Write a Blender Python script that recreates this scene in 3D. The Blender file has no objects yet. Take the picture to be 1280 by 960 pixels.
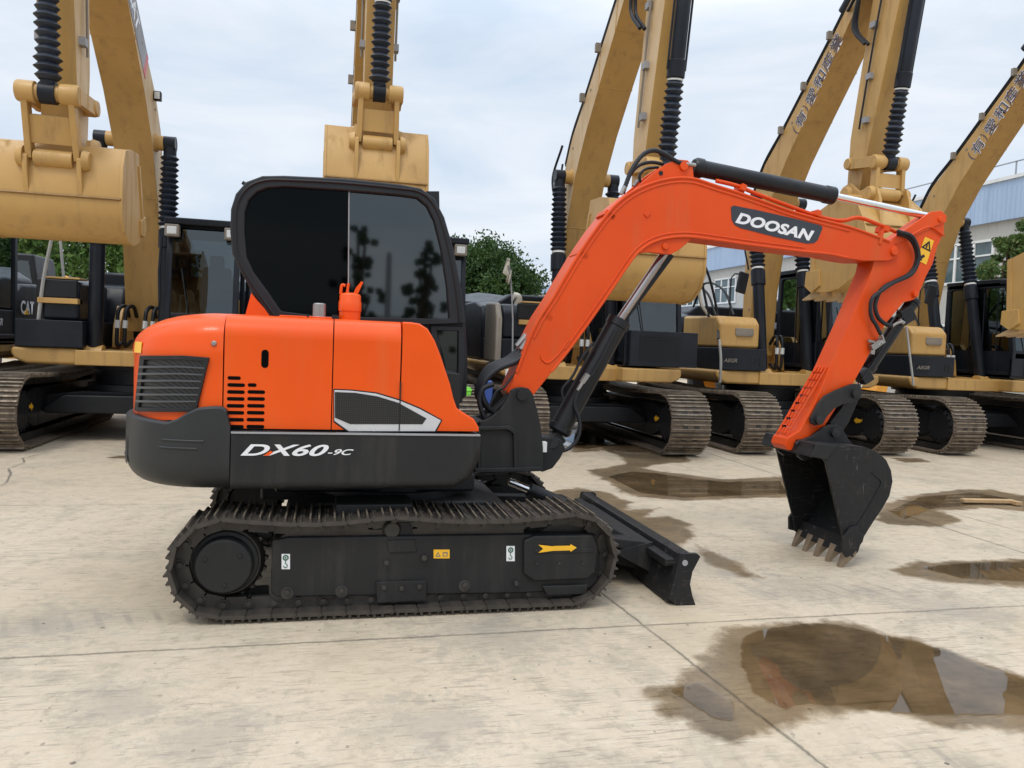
import bpy, math, random
from math import sin, cos, pi, radians as rad
from mathutils import Vector, Matrix, noise as mnoise
random.seed(7)
scene = bpy.context.scene
COL = scene.collection

# ---------------------------------------------------------------- camera
CD, CH, YAW, PITCH, ROLL, FPX = 4.184, 1.537, .233, -.053, .040, 961.
_f = Vector((sin(YAW)*cos(PITCH), cos(YAW)*cos(PITCH), sin(PITCH)))
_r = Vector((cos(YAW), -sin(YAW), 0)); _u = _r.cross(_f)
_r, _u = _r*cos(ROLL)+_u*sin(ROLL), _u*cos(ROLL)-_r*sin(ROLL)
CAM = Vector((0, -CD, CH))
cd = bpy.data.cameras.new("camera"); cam = bpy.data.objects.new("camera", cd); COL.objects.link(cam)
cam.matrix_world = Matrix(((_r.x, _u.x, -_f.x, CAM.x), (_r.y, _u.y, -_f.y, CAM.y), (_r.z, _u.z, -_f.z, CAM.z), (0, 0, 0, 1)))
cd.sensor_width = 36; cd.lens = 36*FPX/1280; cd.clip_end = 3000; cd.clip_start = .05
scene.camera = cam
# survey helpers: measured points of the place (photo measurements turned into metres on real planes)
def ray(x, y): return _f*FPX+_r*(x-640)-_u*(y-480)
def aY(x, y, Y): d = ray(x, y); return CAM+d*((Y-CAM.y)/d.y)
def aZ(x, y, Z=0.): d = ray(x, y); return CAM+d*((Z-CAM.z)/d.z)
def aX(x, y, X): d = ray(x, y); return CAM+d*((X-CAM.x)/d.x)
def XZ(pts, Y): return [(aY(x, y, Y).x, aY(x, y, Y).z) for x, y in pts]

# ---------------------------------------------------------------- materials
class NT:
    def __init__(s, name):
        s.m = bpy.data.materials.new(name); s.m.use_nodes = True; s.n = s.m.node_tree.nodes; s.l = s.m.node_tree.links
        s.n.clear(); s.out = s.n.new('ShaderNodeOutputMaterial')
    def __call__(s, typ, ins=None, **kw):
        nd = s.n.new(typ)
        for k, v in kw.items(): setattr(nd, k, v)
        for k, v in (ins or {}).items(): s.put(nd.inputs[k], v)
        return nd
    def put(s, sock, v):
        if hasattr(v, 'links') or hasattr(v, 'is_linked'): s.l.new(v, sock)
        else: sock.default_value = v
    def math(s, op, a, b=0., c=None, clamp=False):
        nd = s.n.new('ShaderNodeMath'); nd.operation = op; nd.use_clamp = clamp
        s.put(nd.inputs[0], a); s.put(nd.inputs[1], b)
        if c is not None: s.put(nd.inputs[2], c)
        return nd.outputs[0]
    def mix(s, f, a, b, mode='MIX'):
        nd = s.n.new('ShaderNodeMix'); nd.data_type = 'RGBA'; nd.blend_type = mode
        s.put(nd.inputs[0], f)
        for i, v in ((6, a), (7, b)): s.put(nd.inputs[i], (*v, 1) if isinstance(v, tuple) and len(v) == 3 else v)
        return nd.outputs[2]
    def ramp(s, f, lo, hi, a=0., b=1.):
        nd = s.n.new('ShaderNodeMapRange'); nd.clamp = True
        s.put(nd.inputs[0], f)
        for i, v in zip((1, 2, 3, 4), (lo, hi, a, b)): nd.inputs[i].default_value = v
        return nd.outputs[0]
    def coords(s, scale=(1, 1, 1), rot=(0, 0, 0), kind='Object'):
        tc = s.n.new('ShaderNodeTexCoord'); mp = s.n.new('ShaderNodeMapping')
        s.l.new(tc.outputs[kind], mp.inputs[0]); mp.inputs['Scale'].default_value = scale; mp.inputs['Rotation'].default_value = rot
        return mp.outputs[0]
    def noise(s, vec, scale, detail=4, rough=.55, dist=0.):
        nd = s.n.new('ShaderNodeTexNoise'); s.l.new(vec, nd.inputs['Vector'])
        nd.inputs['Scale'].default_value = scale; nd.inputs['Detail'].default_value = detail
        nd.inputs['Roughness'].default_value = rough; nd.inputs['Distortion'].default_value = dist
        return nd.outputs[0]
    def bump(s, h, strength, dist=.01):
        nd = s.n.new('ShaderNodeBump'); s.l.new(h, nd.inputs['Height']); nd.inputs['Strength'].default_value = strength
        nd.inputs['Distance'].default_value = dist; return nd.outputs[0]
    def pbr(s, col, rough=.5, metal=0., normal=None, coat=0., spec=.5, **kw):
        b = s.n.new('ShaderNodeBsdfPrincipled')
        s.put(b.inputs['Base Color'], (*col, 1) if isinstance(col, tuple) else col)
        s.put(b.inputs['Roughness'], rough); s.put(b.inputs['Metallic'], metal)
        b.inputs['Coat Weight'].default_value = coat; b.inputs['Coat Roughness'].default_value = .08
        b.inputs['Specular IOR Level'].default_value = spec
        for k, v in kw.items(): s.put(b.inputs[k], v)
        if normal is not None: s.l.new(normal, b.inputs['Normal'])
        return b
    def done(s, b): s.l.new(b.outputs[0], s.out.inputs['Surface']); return s.m

def paint(name, c, c2, rough=.35, coat=0., dirt=.3, dirtc=(.16, .12, .08), scale=2.2, metal=0., spec=.5):
    t = NT(name); v = t.coords()
    n1 = t.noise(v, scale, 5); n2 = t.noise(t.coords((6, 6, .7)), 1.6, 4, .6)
    n3 = t.noise(v, 45, 3, .6)
    col = t.mix(t.ramp(n1, .35, .65), c, c2)
    d = t.math('MULTIPLY', t.ramp(n2, .52, .78), t.ramp(n3, .3, .7, .4, 1.))
    col = t.mix(t.math('MULTIPLY', d, dirt), col, dirtc)
    r = t.math('ADD', t.math('MULTIPLY', d, .3*dirt/.3), t.ramp(n1, .3, .7, rough-.05, rough+.07))
    return t.done(t.pbr(col, r, metal, t.bump(n3, .05, .002), coat, spec))
M = {}
M['orange'] = paint('orange_paint', (.78, .090, .005), (.72, .078, .005), .32, .14, .22, (.45, .16, .05), 1.2, spec=.22)
M['orange2'] = paint('orange_boom_paint', (.70, .074, .006), (.63, .062, .006), .40, .05, .4, (.38, .15, .06), 1.6, spec=.25)
M['yellow'] = paint('faded_yellow_paint', (.53, .315, .095), (.45, .26, .078), .42, .0, .75, (.24, .15, .08), 1.3)
M['yellow2'] = paint('chalky_lit_yellow_paint', (.62, .44, .235), (.55, .37, .18), .5, .0, .5, (.3, .2, .12))  # paler yellow: bucket teeth, plus boom and stick sides coloured as lit
M['brightyellow'] = paint('bright_orange_yellow_paint', (.72, .33, .03), (.65, .28, .03), .4, .0, .3)
M['charcoal'] = paint('charcoal_paint', (.019, .019, .0195), (.015, .015, .0155), .5, .0, .5, (.075, .068, .058), 3.2, spec=.28)
M['cwpaint'] = paint('dark_grey_casting_paint', (.024, .026, .027), (.018, .0195, .02), .42, .0, .2, (.06, .06, .055), spec=.35)
M['grilleg'] = paint('grille_plastic', (.07, .072, .075), (.06, .06, .063), .4, .0, .2, (.1, .1, .1))
M['void'] = paint('dark_opening', (.004, .004, .004), (.003, .003, .003), .9, .0, .0, spec=.05)
M['black'] = paint('black_paint', (.013, .014, .016), (.009, .01, .012), .4, .0, .3, (.045, .04, .036), spec=.3)
M['navy'] = paint('blue_black_paint', (.014, .017, .024), (.008, .010, .015), .36, .0, .3, (.03, .03, .03), spec=.25)
def worn(name, c, scrape, rust):
    t = NT(name); v = t.coords()
    n = t.noise(v, 3.5, 6, .7); f = t.noise(t.coords((3, 3, 22)), 3., 5, .7); f2 = t.noise(t.coords((22, 6, 3), (0, .5, .3)), 2.5, 5, .7)
    col = t.mix(t.ramp(n, .35, .65), c, tuple(x*.75 for x in c))
    col = t.mix(t.math('MULTIPLY', t.ramp(f, .58, .66), t.ramp(n, .45, .6)), col, scrape)
    col = t.mix(t.math('MULTIPLY', t.ramp(f2, .60, .68), t.ramp(n, .35, .5)), col, scrape)
    col = t.mix(t.math('MULTIPLY', t.ramp(t.noise(v, 9, 5, .7), .58, .68), .5), col, rust)
    return t.done(t.pbr(col, t.ramp(n, .3, .7, .38, .6), .1, t.bump(t.noise(v, 60, 3), .12, .003), 0, .3))
M['worn'] = worn('scraped_black_steel', (.016, .016, .017), (.07, .068, .065), (.06, .042, .03))
M['rubber'] = paint('black_rubber', (.014, .016, .02), (.01, .011, .014), .5, .0, .3, (.04, .04, .04), spec=.35)
M['bellows'] = paint('bellows_rubber', (.018, .026, .042), (.013, .018, .03), .45, .0, .2, (.06, .06, .07))
M['shoe'] = paint('worn_track_steel', (.035, .031, .027), (.065, .054, .043), .55, .0, .7, (.13, .085, .055), 7, .25)
M['shoe_bg'] = paint('dusty_track_steel', (.15, .115, .085), (.20, .155, .115), .6, .0, .7, (.09, .065, .05), 3, .2)
M['shoe_bar'] = paint('polished_grouser_steel', (.13, .105, .08), (.32, .26, .19), .4, .0, .6, (.14, .09, .06), 9, .5)
M['chain'] = paint('oily_chain_steel', (.03, .028, .026), (.055, .05, .045), .4, .0, .5, (.06, .055, .05), 8, .3)
M['steel'] = paint('bare_steel', (.35, .34, .32), (.28, .27, .26), .35, .0, .3, (.15, .13, .11), 6, .8)
M['chrome'] = paint('chrome_rod', (.75, .75, .76), (.7, .7, .71), .12, .0, .05, (.3, .3, .3), 6, 1.)
M['rod'] = paint('dull_rod', (.36, .33, .32), (.30, .27, .26), .2, .0, .2, (.2, .15, .12), 6, .9)
M['tooth'] = paint('worn_tooth_steel', (.20, .145, .095), (.28, .21, .14), .5, .0, .5, (.08, .06, .045), 14, .3)
M['white'] = paint('white_plastic', (.75, .75, .73), (.68, .68, .66), .4, .0, .2)
M['grey'] = paint('grey_plastic', (.3, .3, .31), (.26, .26, .27), .5, .0, .3)
M['silver'] = paint('silver_trim', (.62, .62, .63), (.58, .58, .6), .3, .0, .05, (.3, .3, .3), 3, .3)
M['decalwhite'] = paint('white_lettering', (.75, .75, .76), (.72, .72, .74), .4, .0, .1)
M['decaldark'] = paint('dark_decal', (.03, .035, .045), (.025, .03, .04), .35, .0, .1)
M['violet'] = paint('faded_violet_lettering', (.075, .055, .085), (.06, .045, .07), .5, .0, .2)
M['labelyellow'] = paint('yellow_label', (.85, .47, .02), (.8, .43, .02), .4, .0, .1)
M['labelgreen'] = paint('green_label', (.01, .12, .06), (.01, .11, .055), .4, .0, .1)
M['labelred'] = paint('red_label', (.6, .05, .05), (.55, .05, .05), .4, .0, .1)
M['labelblue'] = paint('blue_label', (.1, .35, .5), (.1, .33, .47), .4, .0, .1)
M['cloth'] = paint('dirty_white_cloth', (.55, .51, .43), (.45, .41, .34), .8, .0, .5)
M['strap'] = paint('grey_webbing', (.42, .42, .40), (.34, .34, .33), .7, .0, .4)
M['brown'] = paint('grey_brown_side', (.24, .21, .17), (.2, .17, .14), .5, .0, .4)
M['green'] = paint('lime_plastic', (.2, .7, .05), (.18, .6, .05), .5, .0, .1)
M['blue'] = paint('blue_plastic', (.03, .08, .3), (.03, .07, .27), .4, .0, .1)
M['wood'] = paint('raw_timber', (.45, .30, .15), (.38, .24, .12), .7, .0, .4)
M['lamp'] = paint('lamp_glass', (.72, .74, .74), (.6, .62, .62), .1, .0, .1)
M['amber'] = paint('amber_plastic', (.9, .3, .03), (.85, .27, .03), .2, .0, .05)

def glass(name, tint, gloss, rough=.02):
    t = NT(name)
    tr = t('ShaderNodeBsdfTransparent', {'Color': (*tint, 1)})
    gl = t('ShaderNodeBsdfGlossy', {'Color': (.85, .93, .95, 1), 'Roughness': rough})
    lw = t('ShaderNodeLayerWeight', {'Blend': .25})
    fac = t.ramp(lw.outputs['Fresnel'], 0.02, .8, gloss, .6)
    mx = t('ShaderNodeMixShader', {0: fac, 1: tr.outputs[0], 2: gl.outputs[0]})
    return t.done(mx)
M['glass'] = glass('cab_glass', (.30, .36, .37), .10)
M['sideglass'] = glass('dusky_cab_glass', (.07, .085, .09), .07)
M['tint'] = glass('dark_tinted_glass', (.008, .009, .013), .010, .04)
M['tint2'] = glass('film_tinted_glass', (.02, .024, .028), .10, .035)
M['mirror'] = glass('mirror_glass', (.02, .02, .02), .8)

def meshgrille(name):
    t = NT(name); v = t.coords((120, 120, 120), (0, rad(45), 0))
    w1 = t('ShaderNodeTexChecker', {'Vector': v, 'Color1': (.003, .003, .003, 1), 'Color2': (.022, .022, .022, 1), 'Scale': 1.})
    return t.done(t.pbr(w1.outputs[0], .4, 0, None))
M['mesh'] = meshgrille('black_mesh')
def finned(name):
    t = NT(name); tc = t.coords((1, 1, 1))
    w = t('ShaderNodeTexWave', {'Vector': tc, 'Scale': 28., 'Distortion': 0.}, wave_type='BANDS', bands_direction='DIAGONAL')
    return t.done(t.pbr(t.mix(w.outputs['Fac'], (.002, .002, .002), (.035, .035, .035)), .5))
M['fins'] = finned('radiator_fins')

# ---------------------------------------------------------------- mesh builder
ORG = {}
def vlerp(a, b, t): return a+(b-a)*t
class MB:
    def __init__(s): s.v = []; s.f = []; s.bev = []; s.mi = []; s.cur = 0
    def add(s, vs, fs):
        o = len(s.v); s.v += [Vector(p) for p in vs]; s.f += [tuple(i+o for i in f) for f in fs]; s.mi += [s.cur]*len(fs); return s
    def box(s, x0, x1, y0, y1, z0, z1):
        return s.add([(x, y, z) for z in (z0, z1) for y in (y0, y1) for x in (x0, x1)],
                     [(0, 2, 3, 1), (4, 5, 7, 6), (0, 1, 5, 4), (2, 6, 7, 3), (0, 4, 6, 2), (1, 3, 7, 5)])
    def obox(s, c, ax, ay, az):   # oriented box: centre and three half-axis vectors
        c = Vector(c); ax, ay, az = Vector(ax), Vector(ay), Vector(az)
        return s.add([c+ax*i+ay*j+az*k for k in (-1, 1) for j in (-1, 1) for i in (-1, 1)],
                     [(0, 2, 3, 1), (4, 5, 7, 6), (0, 1, 5, 4), (2, 6, 7, 3), (0, 4, 6, 2), (1, 3, 7, 5)])
    def prism(s, pts, a, b, ax='y'):   # pts: (x,z) for ax y, (y,z) for ax x, (x,y) for ax z
        n = len(pts)
        ar = sum(pts[i][0]*pts[(i+1) % n][1]-pts[(i+1) % n][0]*pts[i][1] for i in range(n))
        if ar < 0: pts = pts[::-1]
        if a > b: a, b = b, a
        mk = {'y': lambda p, t: (p[0], t, p[1]), 'x': lambda p, t: (t, p[0], p[1]), 'z': lambda p, t: (p[0], p[1], t)}[ax]
        vs = [mk(p, a) for p in pts]+[mk(p, b) for p in pts]
        side = [(i, (i+1) % n, n+(i+1) % n, n+i) for i in range(n)]
        fa, fb = tuple(range(n))[::-1], tuple(range(n, 2*n))
        if ax == 'y': side = [f[::-1] for f in side]; fa, fb = fa[::-1], fb[::-1]
        return s.add(vs, side+[fa, fb])
    def cyl(s, p0, p1, r0, r1=None, seg=16, cap=True):
        r1 = r0 if r1 is None else r1
        return s.lathe(p0, p1, [(0, r0), (1, r1)], seg, cap)
    def lathe(s, p0, p1, prof, seg=16, cap=True):   # prof: (t along p0->p1, radius)
        p0, p1 = Vector(p0), Vector(p1); d = (p1-p0); q = d.to_track_quat('Z', 'Y')
        vs = []; fs = []
        for t, r in prof:
            c = p0+d*t
            vs += [c+q @ Vector((cos(2*pi*k/seg)*r, sin(2*pi*k/seg)*r, 0)) for k in range(seg)]
        for j in range(len(prof)-1):
            for k in range(seg):
                a, b = j*seg+k, j*seg+(k+1) % seg; fs.append((a, b, b+seg, a+seg))
        if cap: fs.append(tuple(range(seg))[::-1]); fs.append(tuple((len(prof)-1)*seg+k for k in range(seg)))
        return s.add(vs, fs)
    def tube(s, path, r, seg=8, smooth=3, ribs=False):
        P = [Vector(p) for p in path]
        if smooth and len(P) > 2:
            Q = []
            for i in range(len(P)-1):
                a, b = P[i], P[i+1]; pa = P[i-1] if i else a*2-b; pb = P[i+2] if i+2 < len(P) else b*2-a
                for k in range(smooth*2):
                    t = k/(smooth*2); t2, t3 = t*t, t*t*t
                    Q.append(.5*((2*a)+(b-pa)*t+(2*pa-5*a+4*b-pb)*t2+(3*a-pa-3*b+pb)*t3))
            Q.append(P[-1]); P = Q
        vs = []; fs = []; up = None
        for i, p in enumerate(P):
            d = ((P[min(i+1, len(P)-1)]-P[max(i-1, 0)])).normalized()
            if up is None: up = d.orthogonal().normalized()
            up = (up-d*up.dot(d)).normalized(); w = d.cross(up)
            rr = r*(1.12 if (ribs and i % 2) else 1)
            vs += [p+up*cos(2*pi*k/seg)*rr+w*sin(2*pi*k/seg)*rr for k in range(seg)]
        for j in range(len(P)-1):
            for k in range(seg): a, b = j*seg+k, j*seg+(k+1) % seg; fs.append((a, b, b+seg, a+seg))
        fs += [tuple(range(seg))[::-1], tuple((len(P)-1)*seg+k for k in range(seg))]
        return s.add(vs, fs)
    def ring(s, outer, inner, a, b):  # frame: matching loops of (x,z) between y=a and y=b
        n = len(outer); vs = []
        for t in (a, b):
            vs += [(p[0], t, p[1]) for p in outer]+[(p[0], t, p[1]) for p in inner]
        fs = []
        for i in range(n):
            j = (i+1) % n
            fs += [(i, j, n+j, n+i), (2*n+i, 3*n+i, 3*n+j, 2*n+j), (i, 2*n+i, 2*n+j, j), (n+i, n+j, 3*n+j, 3*n+i)]
        return s.add(vs, fs)
    def build(s, name, mat, parent=None, bevel=0., seg=2, smooth=32, wfn=None, org=None, label=None, recalc=True):
        o3 = Vector((0, 0, 0))
        if parent is not None: o3 = ORG[parent.name]
        if org is not None: o3 = Vector(org)
        me = bpy.data.meshes.new(name); me.from_pydata([v-o3 for v in s.v], [], s.f)
        for m in (mat if isinstance(mat, (list, tuple)) else [mat]): me.materials.append(M[m] if isinstance(m, str) else m)
        if any(s.mi): me.polygons.foreach_set('material_index', s.mi)
        if recalc:
            import bmesh
            b = bmesh.new(); b.from_mesh(me); bmesh.ops.recalc_face_normals(b, faces=b.faces); b.to_mesh(me); b.free()
        me.shade_smooth(); me.set_sharp_from_angle(angle=rad(smooth))
        ob = bpy.data.objects.new(name, me); COL.objects.link(ob)
        if parent is not None: ob.parent = parent; ORG[ob.name] = o3
        else: ob.location = o3; ORG[ob.name] = o3
        if bevel:
            bm_ = ob.modifiers.new('bevel', 'BEVEL'); bm_.width = bevel; bm_.segments = seg; bm_.harden_normals = True
            if wfn:
                at = me.attributes.new('bevel_weight_edge', 'FLOAT', 'EDGE')
                for e in me.edges:
                    a, b = (me.vertices[e.vertices[0]].co+o3, me.vertices[e.vertices[1]].co+o3)
                    at.data[e.index].value = 1. if wfn(a, b) else 0.
                bm_.limit_method = 'WEIGHT'
            else: bm_.limit_method = 'ANGLE'; bm_.angle_limit = rad(35)
        if label: ob['label'] = label
        return ob
def root(name, loc, label, cat, group=None):
    o = bpy.data.objects.new(name, None); COL.objects.link(o); o.location = loc; o.empty_display_size = .2
    o['label'] = label; o['category'] = cat
    if group: o['group'] = group
    ORG[o.name] = Vector(loc); return o
def tag(o, label, cat, group=None):
    o['label'] = label; o['category'] = cat
    if group: o['group'] = group
    return o
def struct(o, kind='structure'): o['kind'] = kind; return o

def text(body, origin, right, up, height, mat, parent, name='lettering', shear=0., bold=0., depth=.002, width=None, spacing=1.):
    """flat lettering laid on a real surface; origin = lower left corner, right/up = unit directions"""
    cu = bpy.data.curves.new(name, 'FONT'); cu.body = body; cu.size = 1; cu.shear = shear; cu.offset = bold; cu.extrude = 0.0; cu.space_character = spacing
    ob = bpy.data.objects.new('tmp', cu); COL.objects.link(ob)
    bpy.context.view_layer.update()
    dg = bpy.context.evaluated_depsgraph_get()
    me = bpy.data.meshes.new_from_object(ob.evaluated_get(dg)); bpy.data.objects.remove(ob)
    xs = [v.co.x for v in me.vertices]; ys = [v.co.y for v in me.vertices]
    if not xs: return None
    x0, x1, y0, y1 = min(xs), max(xs), min(ys), max(ys)
    sy = height/(y1-y0); sx = sy if width is None else width/(x1-x0)
    R_, U_ = Vector(right).normalized(), Vector(up).normalized(); N_ = R_.cross(U_)
    o3 = ORG[parent.name]
    for v in me.vertices:
        v.co = Vector(origin)+R_*((v.co.x-x0)*sx)+U_*((v.co.y-y0)*sy)+N_*depth-o3
    me.materials.clear(); me.materials.append(M[mat]); me.name = name
    ob = bpy.data.objects.new(name, me); COL.objects.link(ob); ob.parent = parent; ORG[ob.name] = o3
    return ob
# ================================================================ ORANGE MINI EXCAVATOR
EX = root('mini_excavator', (.45, .95, 0), 'orange and charcoal mini excavator with dozer blade parked on the concrete', 'excavator')
NS = .08            # near hood face
def side(pts, Y0, Y1, name, mat, Yref=None, parent=EX, **kw):
    return MB().prism(XZ(pts, Y0 if Yref is None else Yref), Y0, Y1).build(name, mat, parent, **kw)

# ---- tracks
def track_path(R=.255, zc=.30, xs=-.52, xi=1.40, sag=.035, bump=.42):
    pts = []
    n = 60
    for i in range(n+1):   # top run, front to rear, with sag and support roller
        t = i/n; x = xi+(xs-xi)*t
        u = abs(x-.36)/(1.0)
        z = zc+R-sag*sin(pi*min(1, max(0, (x-.36)/(xi-.36) if x > .36 else (.36-x)/(.36-xs))))
        pts.append((x, z))
    for i in range(1, 24):
        a = pi/2+pi*i/24; pts.append((xs+R*cos(a), zc+R*sin(a)))
    pts.append((xs, zc-R)); 
    for i in range(1, n): pts.append((xs+(xi-xs)*i/n, zc-R))
    pts.append((xi, zc-R))
    for i in range(1, 24):
        a = -pi/2+pi*i/24; pts.append((xi+R*cos(a), zc+R*sin(a)))
    return pts
def resample(pts, n):
    P = [Vector((p[0], p[1])) for p in pts]; P.append(P[0]); L = [0]
    for a, b in zip(P, P[1:]): L.append(L[-1]+(b-a).length)
    out = []; j = 0
    for k in range(n):
        d = L[-1]*k/n
        while L[j+1] < d: j += 1
        t = (d-L[j])/max(1e-9, L[j+1]-L[j]); out.append(P[j].lerp(P[j+1], t))
    return out
def shoe_mesh(w=.40, L=.138):
    m = MB(); h = L/2*.985
    m.prism([(-h, -.004), (h-.012, -.004), (h, .006), (h, .018), (-h+.004, .018), (-h-.008, .008)], -w/2, w/2)
    for x, hh, c_ in ((-h+.014, .026, 1), (-.004, .026, 1), (h-.018, .014, 0)):
        m.cur = 0; m.prism([(x-.009, .017), (x+.009, .017), (x+.005, .017+hh*.8), (x-.005, .017+hh*.8)], -w/2+.004, w/2-.004)
        if c_: m.cur = 1; m.prism([(x-.005, .017+hh*.8), (x+.005, .017+hh*.8), (x+.003, .020+hh*.8), (x-.003, .020+hh*.8)], -w/2+.006, w/2-.006)
    m.cur = 0
    for y in (-.075, -.035, .035, .075):
        for x in (-.034, .032): m.cyl((x, y, .016), (x, y, .028), .0085, seg=6)
    return m
shoe_proto = None
def make_track(y0, parent):
    global shoe_proto
    c = y0+.2; N = 42
    base = resample(track_path(), N)
    tr = MB()
    for i in range(N):
        a, b = base[i], base[(i+1) % N]; d = (b-a).normalized(); nn = Vector((-d.y, d.x)); mid = (a+b)/2
        inn = Vector((.44, .3))-mid
        if nn.dot(inn) > 0: nn = -nn
        for yy in (-.08, .08):
            ce = mid-nn*.036
            tr.obox((ce.x, c+yy, ce.y), (d.x*.052, 0, d.y*.052), (0, .016, 0), (nn.x*.034, 0, nn.y*.034))
            pa = a-nn*.03
            tr.cyl((pa.x, c+yy-.022, pa.y), (pa.x, c+yy+.022, pa.y), .030, seg=10)
        tr.cyl((a.x-nn.x*.034, c-.118, a.y-nn.y*.034), (a.x-nn.x*.034, c+.118, a.y-nn.y*.034), .016, seg=8)
    t = tr.build('track', 'chain', parent)
    for i in range(N):
        a, b = base[i], base[(i+1) % N]; d = (b-a).normalized(); nn = Vector((-d.y, d.x)); mid = (a+b)/2
        inn = Vector((.44, .3))-mid
        if nn.dot(inn) > 0: nn = -nn
        if shoe_proto is None:
            shoe_proto = shoe_mesh(L=(b-a).length).build('shoe', ['shoe', 'shoe_bar'], t, org=(0, 0, 0)); ob = shoe_proto
        else:
            ob = shoe_proto.copy(); COL.objects.link(ob); ob.parent = t
        o3 = ORG[t.name]
        Y = Vector((0, 1, 0)); X = Vector((d.x, 0, d.y)); Z = Vector((nn.x, 0, nn.y)); Yv = Z.cross(X)
        jit = random.uniform(-.035, .035)
        mt = Matrix(((X.x, Yv.x, Z.x, mid.x-o3.x), (X.y, Yv.y, Z.y, c-o3.y), (X.z, Yv.z, Z.z, mid.y-o3.z), (0, 0, 0, 1)))
        ob.matrix_local = mt @ Matrix.Rotation(jit, 4, 'Y')
    return t
TN = make_track(0.0, EX); TF = make_track(1.5, EX)
def running_gear(y0, sgn, parent, detail=True):
    c = y0+.2; out = c-sgn*.2    # outer face side
    Y = lambda d: c-sgn*d        # d from centre outwards
    # sprocket with teeth
    pts = []
    for k in range(44):
        a = 2*pi*k/44; r = .215 if k % 2 == 0 else .185
        pts += [(-.52+r*cos(a-.03), .30+r*sin(a-.03)), (-.52+r*cos(a+.03), .30+r*sin(a+.03))]
    sp = MB().prism(pts, Y(-.02), Y(.02)).build('sprocket', 'chain', parent)
    hub = MB().lathe((-.52, Y(-.05), .30), (-.52, Y(.16), .30), [(0, .17), (.62, .17), (.66, .148), (.95, .146), (1., .138)], 40)
    for k in range(3):
        a = .6+2.1*k; hub.cyl((-.52+.10*cos(a), Y(.155), .30+.10*sin(a)), (-.52+.10*cos(a), Y(.168), .30+.10*sin(a)), .012, seg=8)
    hub.build('drive_motor_cover', 'charcoal', parent, bevel=.004)
    MB().lathe((-.52, Y(-.02), .30), (-.52, Y(.06), .30), [(0, .2), (.5, .2), (1, .18)], 40).build('sprocket_ring', 'chain', sp)
    # idler
    MB().lathe((1.40, Y(-.05), .30), (1.40, Y(.05), .30), [(0, .15), (.0, .2), (.3, .225), (.7, .225), (1, .2), (1, .13)], 40).build('idler_wheel', 'chain', parent)
    # lower rollers, support roller
    for x in (-.23, .03, .30, .56, .82, 1.08):
        MB().lathe((x, Y(-.12), .145), (x, Y(.12), .145), [(0, .03), (.05, .06), (.3, .068), (.7, .068), (.95, .06), (1, .03)], 20).build('track_roller', 'chain', parent)
    MB().lathe((.36, Y(-.10), .47), (.36, Y(.12), .47), [(0, .03), (.05, .055), (.9, .055), (1, .04)], 20).build('support_roller', 'chain', parent)
for y0, sg in ((0., 1), (1.5, -1)): running_gear(y0, sg, EX)
fy = .075   # track frame outer face
fr = MB().prism(XZ([(340, 676), (360, 672), (655, 668), (745, 668), (750, 690), (748, 727), (738, 736), (655, 742), (345, 747), (338, 740)], fy), fy, .33).build('track_frame', 'charcoal', EX, bevel=.012)
MB().prism([(-x+.88, z) for x, z in [(1.15, .20), (1.15, .43), (-.45, .43), (-.50, .36), (-.50, .22), (-.4, .19)]], 1.57, 1.83).build('track_frame', 'charcoal', EX, bevel=.012)
# frame top ledge, tension cover, skid plates, brackets
MB().prism(XZ([(345, 676), (362, 664), (560, 660), (655, 657), (655, 670)], fy+.03), fy+.03, .30).build('frame_ledge', 'shoe', fr, bevel=.004)
side([(655, 676), (668, 670), (742, 669), (748, 684), (745, 716), (735, 724), (668, 727), (655, 718)], .045, .10, 'idler_cover', 'charcoal', bevel=.012, seg=3)
side([(668, 686), (742, 685), (742, 691), (668, 692)], .040, .06, 'cover_crease', 'charcoal', parent=fr, bevel=.004)
side([(678, 733), (735, 731), (733, 743), (684, 745)], .05, .10, 'guide_guard', 'charcoal', bevel=.006)
side([(470, 728), (533, 726), (533, 751), (471, 754)], .055, .10, 'roller_guard', 'charcoal', bevel=.004)
side([(484, 676), (519, 675), (521, 690), (486, 691)], .065, .12, 'support_bracket', 'charcoal', bevel=.004)
side([(491, 652), (514, 652), (518, 676), (488, 676)], .10, .18, 'support_bracket', 'charcoal', bevel=.008)
bl = MB()
for x, y in [(359, 740), (427, 738), (480, 734), (502, 735), (524, 733), (581, 731), (645, 729), (483, 703), (530, 697)]:
    p = aY(x, y, .06); r = .014 if (x, y) != (530, 697) else .016
    bl.cyl((p.x, .045, p.z), (p.x, .085, p.z), r, seg=8)
    if (x, y) in ((427, 738), (581, 731), (359, 740)): bl.lathe((p.x, .07, p.z-.012), (p.x, .10, p.z-.012), [(0, .034), (1, .034)], 16)
bl.build('frame_bolts', 'chain', fr, bevel=.002)
bc = MB()
for x in (671, 699, 728): p = aY(x, 704, .045); bc.cyl((p.x, .037, p.z), (p.x, .05, p.z), .008, seg=6)
bc.build('cover_bolts', 'chain', fr)
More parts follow.
